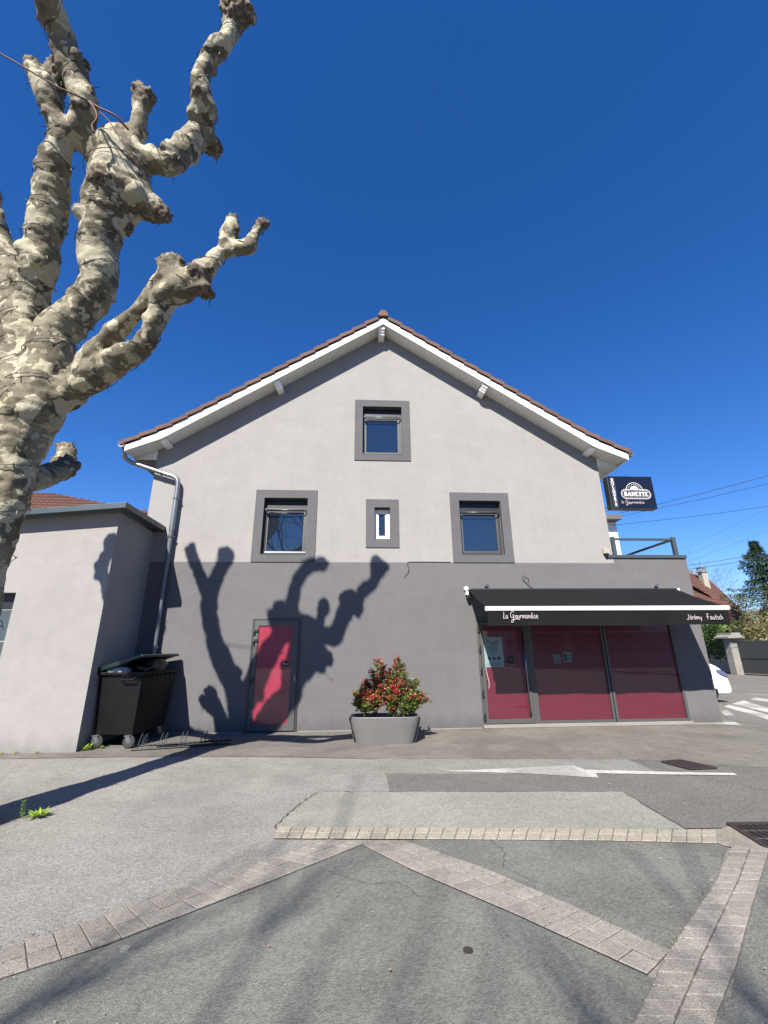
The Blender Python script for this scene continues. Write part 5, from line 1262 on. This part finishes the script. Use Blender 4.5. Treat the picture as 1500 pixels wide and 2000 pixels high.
# ------------------------------------------------------------------ BIKE RACK
rk = thing('bike_rack', 'low dark metal bike rack lying on the pavement by the waste container', 'bike rack', (0, 0, 0))
def rp(u, v, z): # u 0..1 along, v 0..1 front->back
    f = Vector((-3.72, -1.46, 0)).lerp(Vector((-2.26, -1.13, 0)), u); b = Vector((-3.80, -1.14, 0)).lerp(Vector((-2.34, -.80, 0)), u); p = f.lerp(b, v); p.z = z; return p
for v, nm in ((0, 'rail'), (1, 'rail')):
    mb = MB(); mb.tube([rp(-.02, v, .022), rp(1.02, v, .022)], .013, 8); mb.obj(nm, MT['blackmetal'], rk)
mb = MB(); mb.add([rp(.22, .42, .018), rp(.96, .42, .018), rp(.96, .62, .018), rp(.22, .62, .018), rp(.22, .42, .026), rp(.96, .42, .026), rp(.96, .62, .026), rp(.22, .62, .026)], [(0, 3, 2, 1), (4, 5, 6, 7), (0, 1, 5, 4), (1, 2, 6, 5), (2, 3, 7, 6), (3, 0, 4, 7)]); mb.obj('flat_bar', MT['steel'], rk)
for i in range(5):
    for dx in (-.02, .025):
        u = .06+.215*i+dx; P = []
        for k in range(13):
            a = math.pi*k/12; P.append(rp(u+.02*math.sin(a), .5-.5*math.cos(a), .02+.21*math.sin(a)**.8))
        mb = MB(); mb.tube(P, .0055, 6); mb.obj('hoop', MT['steel2'], rk)

# ------------------------------------------------------------------ PLANTER
pl = thing('planter', 'long grey curved plastic planter standing on the pavement', 'planter', (.49, -1.13, .006), R(-3))
mb = MB(); secs = [(.0, .515, .22), (.10, .545, .235), (.25, .59, .26), (.38, .62, .28), (.425, .625, .285), (.435, .615, .278), (.43, .59, .255), (.38, .575, .24), (.375, .0, .0)]
vs = []; KN = 36
for (z, hx, hy) in secs:
    for k in range(KN):
        t = 2*math.pi*k/KN; c, s = math.cos(t), math.sin(t); e = .16
        sc_ = (abs(c)**(2/e*.16+2) + abs(s)**(2/e*.16+2))**(-1/(2/e*.16+2))
        vs.append((hx*c*sc_, hy*s*sc_, z))
fs = [(i*KN+j, i*KN+(j+1) % KN, (i+1)*KN+(j+1) % KN, (i+1)*KN+j) for i in range(len(secs)-2) for j in range(KN)]
mb.add(vs[:KN*(len(secs)-1)], fs+[tuple(range(KN))[::-1]]); smooth_by_angle(mb.obj('pot', MT['planter'], pl), 35)
mb = MB(); mb.add([(v[0]*.99, v[1]*.99, .375+.015*noise.noise(Vector(v)*5)) for v in vs[KN*7:KN*8]], [tuple(range(KN))]); so_ = mb.obj('soil', MT['soil'], pl)
for sx in (-1, 1):
    mb = MB(); 
    for (z0_, z1_, f0, f1) in ((.02, .20, .535, .585), (.20, .40, .585, .63)):
        mb.add([(sx*f0, -.12, z0_), (sx*f1, -.14, z1_), (sx*(f1+.012), -.125, z1_), (sx*(f0+.012), -.105, z0_), (sx*f0, .12, z0_), (sx*f1, .14, z1_), (sx*(f1+.012), .125, z1_), (sx*(f0+.012), .105, z0_)], [(0, 1, 2, 3), (4, 7, 6, 5), (3, 2, 6, 7), (0, 4, 5, 1), (0, 3, 7, 4), (1, 5, 6, 2)])
    mb.obj('end_rib', MT['planter'], pl)
# photinia -------------------------------------------------------------------------
ph = thing('photinia_shrub', 'photinia shrub with red and green leaves growing in the grey planter', 'shrub', (.49, -1.13, .38))
q = random.Random(5); stm = MB(); red = MB(); grn = MB()
bases = [(-.34, 0), (-.16, .03), (.16, .0), (.34, -.03)]
tips = []
targets = [(-.55, .02, .42), (-.50, -.1, .30), (-.36, .05, .62), (-.42, -.12, .50), (-.22, .0, .78), (-.18, -.12, .64), (-.05, .05, .93), (-.02, -.1, .86), (-.13, .05, .98), (.06, 0, .70), (-.28, -.15, .45), (-.05, -.18, .55), (-.3, .15, .55),
           (.03, -.12, .30), (.08, -.1, .42), (.0, .05, .38), (-.08, -.16, .45), (.14, -.15, .5), (-.2, -.2, .35), (.22, -.18, .42), (-.4, -.15, .33), (.42, -.18, .33), (.05, -.05, .62), (.1, .02, .8), (.26, .02, 1.02), (.20, -.05, .93), (.34, .05, .88), (.15, -.1, .78), (.38, -.08, .72), (.28, -.15, .58), (.48, 0, .60), (.55, .08, .50), (.62, .02, .62), (.60, -.08, .42), (.72, 0, .38), (.80, -.03, .28), (.66, -.1, .30), (.48, -.15, .40), (.12, .1, .60), (.0, .12, .75), (.44, .12, .45),
           (-.45, .1, .2), (-.3, -.18, .22), (.45, -.16, .2), (.2, -.16, .35), (-.12, -.16, .3), (.58, 0, .16)]
for (tx, ty, tz) in targets:
    b = min(bases, key=lambda b: abs(b[0]-tx*.75)+q.random()*.12)
    p0 = Vector((b[0]+q.gauss(0, .02), b[1], 0)); p3 = Vector((tx, ty, tz)); 
    P = catmull([p0, p0.lerp(p3, .35)+Vector((q.gauss(0, .03), q.gauss(0, .03), .06)), p0.lerp(p3, .7)+Vector((q.gauss(0, .02), q.gauss(0, .02), .03)), p3], 5)
    stm.tube(P, [.007*(1-.7*i/len(P)) for i in range(len(P))], 5, False)
    n = len(P)
    for i in range(4, n):
        f = i/(n-1)
        # side shoots
        for k in range(7):
            if f < .2 and q.random() < .6: continue
            d = Vector((q.gauss(0, 1), q.gauss(0, 1), q.gauss(.5, .7))).normalized(); L_ = q.uniform(.05, .15)*(1.15-.5*f)
            e = P[i]+d*L_; stm.tube([P[i], e], [.003, .0015], 4, False)
            isred = (q.random() < (.06+.8*max(0, f-.4)**1.0)) and (tx < .3 or q.random() < .4) and tz > .22
            tgt = red if isred else grn
            for m_ in range(11):
                a = q.random()*6.28; el = q.uniform(-.1, 1.1) if not isred else q.uniform(.3, 1.5); u = q.uniform(.35, 1.05)
                dd = Vector((math.cos(a)*math.cos(el), math.sin(a)*math.cos(el), math.sin(el)))
                tgt.leaf(P[i].lerp(e, u), dd, Vector((q.gauss(0, .5), q.gauss(0, .5), 1)), q.uniform(.030, .055), q.uniform(.010, .016), q.random()**1.3, .12)
stm.obj('stems', MT['bareTwig'], ph, stuff=True); red.obj('red_leaves', MT['photinia_red'], ph, stuff=True); grn.obj('green_leaves', MT['photinia_green'], ph, stuff=True)

# ------------------------------------------------------------------ RIGHT BACKGROUND
# white neighbour house
nb = thing('white_house', 'white rendered house edge showing behind the terrace railing', 'house')
mb = MB(); mb.box(7.2, 12.98, 10.5, 17, 0, 7.6); mb.obj('wall', MT['whitewall'], nb)
mb = MB(); mb.box(7.0, 13.0, 9.95, 17.3, 7.605, 7.85); mb.obj('eave', MT['wall_dark'], nb)

# white hatchback
def lerp(a, b, t): return a+(b-a)*t
car = thing('white_car', 'white hatchback parked beyond the building corner with its nose showing', 'car', (8.62, 3.98, .012), 0)
# local x forward (0 = centre), length 3.9, width 1.7
sec = [ # x, half width bottom, half width top(belt), z bottom, z belt, z roof, roof half width
 (-1.98, .60, .62, .38, .85, .85, .50), (-1.93, .78, .80, .24, 1.0, 1.25, .58), (-1.6, .84, .85, .20, 1.12, 1.62, .62), (-1.0, .85, .86, .18, 1.16, 1.74, .64), (-.2, .85, .86, .18, 1.17, 1.76, .65),
 (.55, .85, .86, .18, 1.17, 1.66, .64), (1.1, .86, .87, .18, 1.16, 1.34, .66), (1.4, .86, .87, .18, 1.14, 1.2, .70), (1.75, .87, .87, .17, 1.06, 1.11, .72), (2.02, .87, .86, .17, .93, .98, .70), (2.17, .85, .83, .18, .76, .80, .64), (2.25, .80, .76, .20, .56, .58, .52), (2.28, .72, .66, .26, .44, .45, .42)]
mb = MB(); vs = []
for (x, hb_, ht, z0_, zb_, zr_, hr) in sec:
    half = [(hb_*.9, z0_), (hb_, z0_+.10), (hb_*1.01, (z0_+zb_)/2), (ht, zb_), (lerp(ht, hr, .5)*.99, lerp(zb_, zr_, .55)), (hr, zr_-.03 if zr_-zb_ > .1 else zr_), (hr*.6, zr_+.02)]
    loop = [(x, -a, b) for a, b in half]+[(x, a, b) for a, b in half[::-1]]
    vs += loop
K = 14; fs = [(i*K+j, i*K+(j+1) % K, (i+1)*K+(j+1) % K, (i+1)*K+j) for i in range(len(sec)-1) for j in range(K)]+[tuple(range(K))[::-1], tuple(range((len(sec)-1)*K, len(sec)*K))]
mb.add(vs, fs); cb = mb.obj('body', MT['carpaint'], car)
sub = cb.modifiers.new('s', 'SUBSURF'); sub.levels = 1; sub.render_levels = 1; cb.data.polygons.foreach_set('use_smooth', [True]*len(cb.data.polygons))
for sy in (-1, 1):
    for x in (-1.25, 1.42):
        wh = bpy.data.objects.new('wheel', None); COL.objects.link(wh); wh.parent = car; wh.location = (x, sy*.76, .30)
        mb = MB(); mb.lathe([(.345, -.05), (.36, -.0), (.36, .105), (.345, .108)], (0, -.055 if sy > 0 else -.055, .02), 'y', 28); mb.obj('arch_lining', MT['black'], wh)
        mb = MB(); mb.lathe([(.2, -.1), (.285, -.1), (.30, -.07), (.30, .07), (.285, .1), (.2, .1)], (0, 0, 0), 'y', 28); smooth_by_angle(mb.obj('tyre', MT['tyre'], wh), 40)
        mb = MB(); mb.lathe([(.03, -.115), (.06, -.105), (.19, -.095), (.2, -.1), (.2, .1), (.19, .095), (.06, .105), (.03, .115)], (0, 0, 0), 'y', 20); mb.obj('rim', MT['steel2'], wh)
        for k in range(5):
            mb = MB(); a = k*2*math.pi/5; mb.tube([(0, sy*.112, 0), (.18*math.cos(a), sy*.103, .18*math.sin(a))], .02, 6); mb.obj('spoke', MT['steel'], wh)
    mb = MB(); mb.add([(-1.45, sy*.84, 1.20), (.95, sy*.84, 1.2), (.5, sy*.73, 1.60), (-1.3, sy*.71, 1.62)], [(0, 1, 2, 3)]); o = mb.obj('side_window', MT['carglass'], car)
    so2 = o.modifiers.new('t', 'SOLIDIFY'); so2.thickness = .03; so2.offset = 0
    mb = MB(); icos((0, 0, 0), 1, mb, 3); mb.v = [(1.99+v[0]*.2, sy*.825+v[1]*.07, .80+v[2]*.10+.12*(-v[0])*.6) for v in mb.v]; mb.obj('headlight', MT['lamp'], car, smooth=True)
    mb = MB(); icos((0, 0, 0), 1, mb, 2); mb.v = [(.75+v[0]*.1, sy*.96+v[1]*.1, 1.22+v[2]*.08) for v in mb.v]; mb.obj('mirror', MT['carpaint'], car, smooth=True)
mb = MB(); mb.add([(.60, -.62, 1.65), (1.3, -.72, 1.24), (1.3, .72, 1.24), (.60, .62, 1.65)], [(0, 1, 2, 3)]); o = mb.obj('windscreen', MT['carglass'], car); so2 = o.modifiers.new('t', 'SOLIDIFY'); so2.thickness = .05; so2.offset = 0
for sy in (-1, 1):
    mb = MB(); mb.tube(catmull([(1.18, sy*.868, .40), (1.20, sy*.874, .80), (1.26, sy*.872, 1.08)], 4), .006, 5); mb.obj('door_gap', MT['black'], car)
    mb = MB(); icos((0, 0, 0), 1, mb, 2); mb.v = [(2.17+v[0]*.06, sy*.68+v[1]*.09, .40+v[2]*.05) for v in mb.v]; mb.obj('fog_lamp', MT['lamp'], car, smooth=True)
mb = MB(); mb.tube(catmull([(2.0, -.80, .905), (2.19, -.55, .79), (2.235, 0, .77), (2.19, .55, .79), (2.0, .80, .905)], 5), .007, 5); mb.obj('bonnet_gap', MT['black'], car)
mb = MB(); mb.box(2.15, 2.262, -.45, .45, .30, .43); mb.obj('grille', MT['black'], car, bevel=.02)
mb = MB(); mb.box(2.20, 2.265, -.26, .26, .44, .54); mb.obj('number_plate', MT['whitepaint'], car)

# gate wall, pillar, hedge
def L2(a, b, t): return (a[0]+(b[0]-a[0])*t, a[1]+(b[1]-a[1])*t)
def wallseg(name, a, b, th_, z0_, z1_, m, parent=None, bevel=.01):
    d = Vector((b[0]-a[0], b[1]-a[1])); n_ = Vector((-d.y, d.x)).normalized()*th_/2
    P = [(a[0]+n_.x, a[1]+n_.y), (b[0]+n_.x, b[1]+n_.y), (b[0]-n_.x, b[1]-n_.y), (a[0]-n_.x, a[1]-n_.y)]
    mb = MB(); mb.prism(P, z0_, z1_, 'z'); return mb.obj(name, m, parent, bevel=bevel)
gp = thing('gate_pillar', 'pale stone gate pillar with flat cap left of the dark gate', 'pillar', (21.45, 15.0, 0))
mb = MB(); mb.box(-.23, .23, -.23, .23, 0, 2.0); mb.obj('shaft', MT['concrete'], gp, bevel=.02)
mb = MB(); mb.prism([(-.5, 1.98), (-.5, 2.07), (-.28, 2.16), (-.28, 2.28), (.28, 2.28), (.28, 2.16), (.5, 2.07), (.5, 1.98)], -.5, .5); mb.obj('cap', MT['concrete'], gp)
gw = thing('garden_wall', 'low pale garden wall with coping below the laurel hedge', 'garden wall')
wallseg('wall_base', (21.5, 15.3), (23.8, 24), .22, 0, .70, MT['stonewall'], gw); wallseg('coping', (21.5, 15.3), (23.8, 24), .34, .70, .80, MT['concrete'], gw)
for t in (.02, .2, .45): 
    p = L2((21.5, 15.3), (23.8, 24), t); mb = MB(); mb.box(p[0]-.12, p[0]+.12, p[1]-.2, p[1]+.2, .8, 1.02); mb.obj('stub', MT['concrete'], gw)
gt = thing('driveway_gate', 'dark solid metal driveway gate at the right edge', 'gate')
for k in range(2):
    a = L2((21.6, 14.72), (22.35, 10.6), k*.5+.01); b = L2((21.6, 14.72), (22.35, 10.6), k*.5+.49)
    wallseg('gate_panel', a, b, .04, .88, 1.82, MT['blackpanel'] if 'blackpanel' in MT else MT['anth'], gt); wallseg('gate_panel', a, b, .04, .10, .86, MT['anth'], gt)
    wallseg('rail', a, b, .07, .84, .90, MT['black'], gt)
mb = MB()
for i in range(70):
    p = L2((21.6, 14.72), (22.35, 10.6), i/70); mb.add([(p[0]-.012, p[1], 1.82), (p[0]+.012, p[1], 1.82), (p[0], p[1], 1.87)], [(0, 1, 2)])
mb.obj('spikes', MT['iron'], gt, stuff=True)
sheet('verge', [(21.2, 15.4), (21.45, 15.3), (23.7, 24), (23.1, 24)], .02, mat('short grass', (.07, .12, .02), .9, fine=(30, .4), bump=(60, 1, .03)), 'strip of short grass at the garden wall foot')

def leafcloud(name, mt, parent, n, fn, L_, W_, seed=1, sphere=None):
    q = random.Random(seed); mb = MB()
    for i in range(n):
        c, outw = fn(q); d = (Vector((q.gauss(0, 1), q.gauss(0, 1), q.gauss(0, 1))).normalized()+outw*.7).normalized()
        mb.leaf(c, d, Vector((q.gauss(0, .6), q.gauss(0, .6), 1))+outw, q.uniform(.7, 1.2)*L_, q.uniform(.7, 1.2)*W_, q.random()**1.5, .1)
    return mb.obj(name, mt, parent, stuff=True)
hg = thing('laurel_hedge', 'dense glossy green laurel hedge behind the low garden wall', 'hedge')
def hedgefn(q):
    t = q.random(); p = L2((22.0, 15.3), (24.6, 24), t); th_ = q.uniform(-.8, .8); z = .75+q.random()**.8*2.3; bump_ = 1+.25*noise.noise(Vector((p[1]*1.3, z*1.3, 0)))
    side = -1 if q.random() < .7 else 1; r_ = .75*bump_*q.uniform(.8, 1.0)
    if q.random() < .25: z = 2.9*bump_*.93+q.uniform(-.1, .15); r_ *= q.random()
    return Vector((p[0]+side*r_, p[1]+q.gauss(0, .1), min(z, 3.1))), Vector((side*1.0, -.3, .2))
leafcloud('leaves', MT['laurel'], hg, 15000, hedgefn, .13, .05, 3)
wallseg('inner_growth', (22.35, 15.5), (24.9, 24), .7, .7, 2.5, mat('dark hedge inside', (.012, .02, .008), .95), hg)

# red roofed house
rh = thing('red_roofed_house', 'old house with brown red tiled roof, dormer and chimneys behind the hedge', 'house')
ang_ = 0
A_, B_, C_, D_ = (24.5, 18.8, 2.5), (31.1, 22.6, 2.5), (31.1, 27.1, 7.55), (24.5, 23.3, 7.55)
mb = MB(); mb.add([A_, B_, C_, D_, (24.5, 28, 2.5), (31.1, 31.8, 2.5)], [(0, 1, 2, 3), (3, 2, 5, 4), (1, 5, 2), (0, 3, 4), (0, 4, 5, 1)]); mb.obj('roof', MT['redroof'], rh)
rt = MB(); slope_rows(rt, A_, B_, C_, D_, 22, 40, .05); rt.obj('roof_tiles', MT['redroof'], rh, stuff=True)
mb = MB(); mb.add([(24.8, 19.5, 0), (30.8, 23, 0), (30.8, 23, 2.6), (24.8, 19.5, 2.6), (24.8, 27.5, 0), (30.8, 31, 0), (30.8, 31, 2.6), (24.8, 27.5, 2.6)], [(0, 1, 2, 3), (1, 5, 6, 2), (4, 5, 6, 7), (0, 4, 7, 3)]); mb.obj('wall', MT['cream'], rh)
def chimney(x, y, z0_, z1_, w_, label):
    c = bpy.data.objects.new('chimney', None); COL.objects.link(c); c.parent = rh; c['label'] = label
    mb = MB(); mb.box(x-w_, x+w_, y-w_, y+w_, z0_, z1_-.45); mb.obj('stack', MT['cream'], c)
    mb = MB(); mb.box(x-w_*1.35, x+w_*1.35, y-w_*1.35, y+w_*1.35, z1_-.45, z1_-.35); mb.box(x-w_*1.2, x+w_*1.2, y-w_*1.2, y+w_*1.2, z1_-.1, z1_)
    for (a, b) in ((-1, -1), (1, -1), (1, 1), (-1, 1)): mb.box(x+a*w_*.9-.05, x+a*w_*.9+.05, y+b*w_*.9-.05, y+b*w_*.9+.05, z1_-.35, z1_-.1)
    mb.obj('cowl', MT['concrete'], c)
chimney(29.15, 25.0, 5.6, 7.97, .23, 'tall front chimney with open cowl'); chimney(29.6, 26.9, 6, 8.05, .17, 'smaller chimney behind the ridge')
dm = bpy.data.objects.new('dormer', None); COL.objects.link(dm); dm.parent = rh
mb = MB(); mb.add([(25.9, 22.2, 5.95), (27.7, 22.9, 5.22), (27.7, 24.6, 5.6), (25.9, 24.0, 6.3)], [(0, 1, 2, 3)]); mb.add([(25.9, 22.2, 5.87), (27.7, 22.9, 5.14), (27.7, 24.6, 5.5), (25.9, 24.0, 6.2)], [(3, 2, 1, 0)]); mb.obj('roof', MT['redroof'], dm)
mb = MB(); mb.prism([(26.2, 4.2), (27.5, 4.2), (27.5, 5.18), (26.2, 5.7)], 23.0, 24); mb.obj('wall', MT['cream'], dm); mb = MB(); mb.box(26.5, 27.2, 22.96, 22.99, 4.5, 5.1); mb.obj('window', MT['glass'], dm)

# conifers
def conifer(x, y, h, r_, label, seed, n=11000, lean=0):
    t = thing('conifer', label, 'conifer', (x, y, 0), group='conifers behind the driveway gate'); q = random.Random(seed)
    mb = MB(); mb.tube([(0, 0, 0), (lean*.5, 0, h*.5), (lean, 0, h*.98)], [.22, .13, .02], 8); mb.obj('trunk', MT['bareTwig'], t)
    mb = MB(); br = MB(); nb_ = int(h*32)
    for i in range(nb_):
        f = (i+q.random())/nb_; z = .6+(h-.7)*f; R_ = r_*(1-f)**.8*(.55+.6*q.random())*(1+.35*math.sin(z*2.3+seed)); a = q.random()*6.28
        d = Vector((math.cos(a), math.sin(a), .0)); L_ = max(.18, R_); droop = q.uniform(-.05, .35)
        P = [Vector((lean*f, 0, z))+d*L_*u+Vector((0, 0, L_*(droop*u-.45*u*u+ .25*u**4))) for u in (0, .3, .6, .85, 1)]
        br.tube(P, [.03*(1-f)+.008, .02, .012, .008, .004], 4, False)
        m_ = int(20+n/nb_*(.6+1.3*L_/r_))
        for k in range(m_):
            u = q.random()**.6; j = min(3, int(u*4)); p = P[j].lerp(P[j+1], u*4-j)
            sd = Vector((-d.y, d.x, 0))*q.gauss(0, .16*L_*(1.15-u)+.05)+Vector((0, 0, q.gauss(-.02, .05))); p = p+sd
            dd = (d*q.uniform(.3, 1)+sd.normalized()*.5+Vector((0, 0, q.gauss(-.1, .35)))).normalized(); mb.leaf(p, dd, (q.gauss(0, .4), q.gauss(0, .4), 1), q.uniform(.12, .28), q.uniform(.035, .07), q.random()**1.6, .1)
    br.obj('branches', MT['bareTwig'], t, stuff=True); mb.obj('foliage', MT['needle'], t, stuff=True); return t
conifer(28.7, 19.2, 8.9, 3.3, 'tall dark conifer beside the red roof, left of the two', 3, 15000)
conifer(31.8, 19.4, 9.6, 3.2, 'dark conifer cut by the right edge of the photo', 5, 15000)
# dry shrubs between the gate and conifers
ds = thing('dry_shrub', 'tangled yellowish shrub with bare pale stems behind the dark gate', 'shrub')
q = random.Random(8); mb = MB(); lf = MB()
for i in range(26):
    x, y = q.uniform(23.8, 27.0), q.uniform(12.5, 17.5); h = q.uniform(2.2, 4.6); b = Vector((x, y, 0)); tip = b+Vector((q.gauss(0, .5), q.gauss(0, .4), h)); mid = b.lerp(tip, .5)+Vector((q.gauss(0, .12), q.gauss(0, .12), 0))
    P = catmull([b, mid, tip], 4); mb.tube(P, [.03*(1-k/len(P))+.006 for k in range(len(P))], 5, False)
    for k in range(12):
        p = P[q.randint(3, len(P)-1)]; e = p+Vector((q.gauss(0, .3), q.gauss(0, .3), q.uniform(.0, .5))); mb.tube([p, e], [.01, .003], 4, False)
        for m_ in range(15):
            pp = p.lerp(e, q.random()*1.1); lf.leaf(pp, (q.gauss(0, 1), q.gauss(0, 1), q.gauss(0, 1)), (0, 0, 1), q.uniform(.06, .13), .05, q.random(), .1)
mb.obj('stems', MT['palestem'], ds, stuff=True); lf.obj('leaves', MT['shrub'], ds, stuff=True)
ds2 = thing('garden_bush', 'mid green bush filling the garden behind the gate pillar', 'bush')
def blobfn(cs):
    def f(q):
        c, r_ = q.choice(cs); d = Vector((q.gauss(0, 1), q.gauss(0, 1), q.gauss(0, 1))).normalized(); return Vector(c)+d*r_*(q.uniform(.6, 1.05)+.2*noise.noise(Vector(c)+d*2)), d
    return f
leafcloud('leaves', MT['shrub'], ds2, 7000, blobfn([((24.0, 15.6, 2.2), .9), ((25.3, 15.0, 1.9), 1.0), ((26.5, 14.0, 2.0), 1.1), ((25.2, 16.8, 2.9), .9), ((27.8, 14.5, 2.3), 1.2)]), .15, .06, 9)

# bare trees
def bare_tree(x, y, h, label, seed, levels=5, spread=.55, thick=.16, name='bare_tree', group=None, leader=True, minr=.006):
    t = thing(name, label, 'tree', (x, y, 0), group=group); q = random.Random(seed); tb = MB(); bb = MB()
    def grow(p, d, L_, r_, lv):
        n = 4; P = [p]; dd = d.copy()
        for k in range(n):
            dd = (dd+Vector((q.gauss(0, .10), q.gauss(0, .10), q.gauss(.05, .06)))).normalized(); P.append(P[-1]+dd*L_/n)
        (tb if lv == 0 else bb).tube(P, [r_*(1-.45*k/n) for k in range(n+1)], 7 if lv < 2 else 4, lv == 0)
        if lv >= levels: return
        nb_ = (4 if lv == 0 else q.randint(3, 4))
        for k in range(nb_):
            f = q.uniform(.45, 1) if lv else q.uniform(.55, 1); j = min(n-1, int(f*n)); pp = P[j].lerp(P[j+1], f*n-j)
            a = q.random()*6.28; o_ = dd.orthogonal().normalized(); o2 = dd.cross(o_); nd = (dd+(o_*math.cos(a)+o2*math.sin(a))*q.uniform(spread*.6, spread*1.4)).normalized()
            grow(pp, nd, L_*q.uniform(.55, .8), max(minr, r_*.5), lv+1)
    grow(Vector((0, 0, 0)), Vector((0, 0, 1)), h*.38, thick, 0)
    tb.obj('trunk', MT['bareTwig'], t); bb.obj('crown', MT['bareTwig'], t, stuff=True); return t
bare_tree(55, 55, 17.5, 'bare winter tree behind the red roof and its chimney', 4, 5, .6, .10)
bare_tree(47.5, 60, 18, 'faint bare tree seen through the terrace railing', 6, 5, .65, .10)
bare_tree(60, 60, 15, 'small bare tree farther off behind the terrace corner', 16, 5, .65, .08)

# street lamp behind the terrace
lp = thing('street_lamp', 'street lamp seen small through the terrace railing', 'street lamp', (15.3, 14, 0))
mb = MB(); mb.tube([(0, 0, 0), (0, 0, 6.6)], [.08, .05], 8); mb.obj('pole', MT['concrete'], lp)
mb = MB(); mb.tube(catmull([(0, 0, 6.5), (-.3, 0, 6.85), (-1.2, 0, 7.15)], 4), .03, 6); mb.obj('arm', MT['anth'], lp); mb = MB(); mb.box(-1.75, -1.15, -.12, .12, 7.08, 7.2); mb.obj('head', MT['anth'], lp, bevel=.03)
# overhead wires: each span is a thing
for k, (a, b, r_, lb_) in enumerate((((11.0, 7, 6.95), (27.5, 7, 11.6), .014, 'uppermost thick overhead cable right of the sign'), ((10.7, 7, 6.76), (27.5, 7, 10.95), .012, 'second overhead cable from the top, right of the sign'),
        ((10.6, 7, 6.42), (27.5, 7, 9.05), .012, 'third overhead cable, leaving from the white house'), ((13.40, 7, 4.72), (27, 7, 7.2), .011, 'fourth overhead cable, above the red roof'), ((13.3, 7, 4.55), (27, 7, 6.95), .012, 'lowest overhead cable, crossing the chimney'),
        ((55.1, 60, 17.3), (83, 60, 29.5), .016, 'faint high power line, upper of the three'), ((54.9, 60, 16.0), (83, 60, 27.3), .016, 'faint high power line, middle of the three'), ((54.6, 60, 14.8), (83, 60, 25.2), .016, 'faint high power line, lower of the three'))):
    if a[1] == 7: a, b = [(x*1.20, 10.4, (z-1.6)*1.204+1.6) for x, y, z in (a, b)]
    A, B = Vector(a), Vector(b); L_ = (B-A).length
    P = [A.lerp(B, i/16)-Vector((0, 0, L_*.012*4*(i/16)*(1-i/16))) for i in range(17)]
    mb = MB(); mb.tube(P, r_, 5); o = mb.obj('overhead_cable', MT['wire']); tag(o, lb_, 'cable', 'overhead cables')

# ------------------------------------------------------------------ BEHIND THE CAMERA (seen in reflections, casts the foreground shadows)
t2 = copy_tree(tree_root); t2.location = (6.5, -33.5, 0); t2.rotation_euler = (0, 0, R(150)); tag(t2, 'second pollarded plane tree, across the street', 'tree')
t2.location = (10, -26, 0)
bare_tree(-1.8, -22.8, 19.5, 'tall bare street tree behind the viewer whose branches shade the foreground', 23, 4, .62, .20, minr=.022)
bare_tree(-3.7, -23.4, 19.8, 'tall bare street tree behind the viewer, left of its neighbour', 29, 4, .66, .20, minr=.022)
bare_tree(-16, -27, 15, 'bare street tree farther left across the street', 31, 4, .5, .2, minr=.02)
bare_tree(16, -30, 14, 'bare street tree on the right across the street', 37, 4, .5, .2, minr=.02)
def plain_house(name, label, x0_, x1_, y0_, y1_, h, hr, wm, win):
    t = thing(name, label, 'house')
    mb = MB(); mb.box(x0_, x1_, y0_, y1_, 0, h); mb.obj('wall', wm, t)
    xm = (y0_+y1_)/2
    mb = MB(); mb.add([(x0_-.4, y0_-.4, h), (x1_+.4, y0_-.4, h), (x1_+.4, y1_+.4, h), (x0_-.4, y1_+.4, h), (x0_+1.5, xm, h+hr), (x1_-1.5, xm, h+hr)], [(0, 1, 5, 4), (1, 2, 5), (2, 3, 4, 5), (3, 0, 4), (0, 3, 2, 1)]); mb.obj('roof', MT['redroof'], t)
    for (wx, wz, ww, wh_) in win:
        mb = MB(); mb.box(wx, wx+ww, y1_, y1_+.05, wz, wz+wh_); f = mb.obj('window', MT['white'], t); mb = MB(); mb.box(wx+.08, wx+ww-.08, y1_+.05, y1_+.06, wz+.08, wz+wh_-.08); mb.obj('pane', MT['glass'], f)
    return t
plain_house('street_house', 'cream two storey house across the street', -14, -2, -46, -36, 5.8, 2.6, MT['cream'], [(-12.5+2.6*i, z, 1.1, 1.4) for i in range(4) for z in (.9, 3.7)])
plain_house('street_house', 'white two storey house across the street', 1, 12, -44, -35, 5.6, 2.4, MT['whitewall'], [(2+2.5*i, z, 1.1, 1.4) for i in range(4) for z in (.9, 3.6)])
gw2 = thing('garden_wall', 'long low garden wall across the street', 'garden wall'); mb = MB(); mb.box(13, 34, -26.3, -26, 0, 1.0); mb.obj('wall_base', MT['stonewall'], gw2)
plain_house('street_house', 'long pale house behind the hedge across the street', 14, 40, -48, -38, 6.2, 3.0, MT['whitewall'], [(16+3.2*i, z, 1.2, 1.4) for i in range(7) for z in (1.2, 4.0)])
hg2 = thing('hedge', 'dark hedge above the long wall across the street', 'hedge')
leafcloud('leaves', leafmat('dark hedge leaf', (.006, .012, .005), (.02, .035, .012), .6, .0), hg2, 9000, lambda q: (Vector((q.uniform(13, 34), -26.8+q.gauss(0, .4), 1.0+q.random()*2.0)), Vector((0, 1, .2))), .16, .07, 4)
wallseg('inner_growth', (13, -27.0), (34, -27.0), .6, 0, 2.7, bpy.data.materials['dark hedge inside'], hg2)
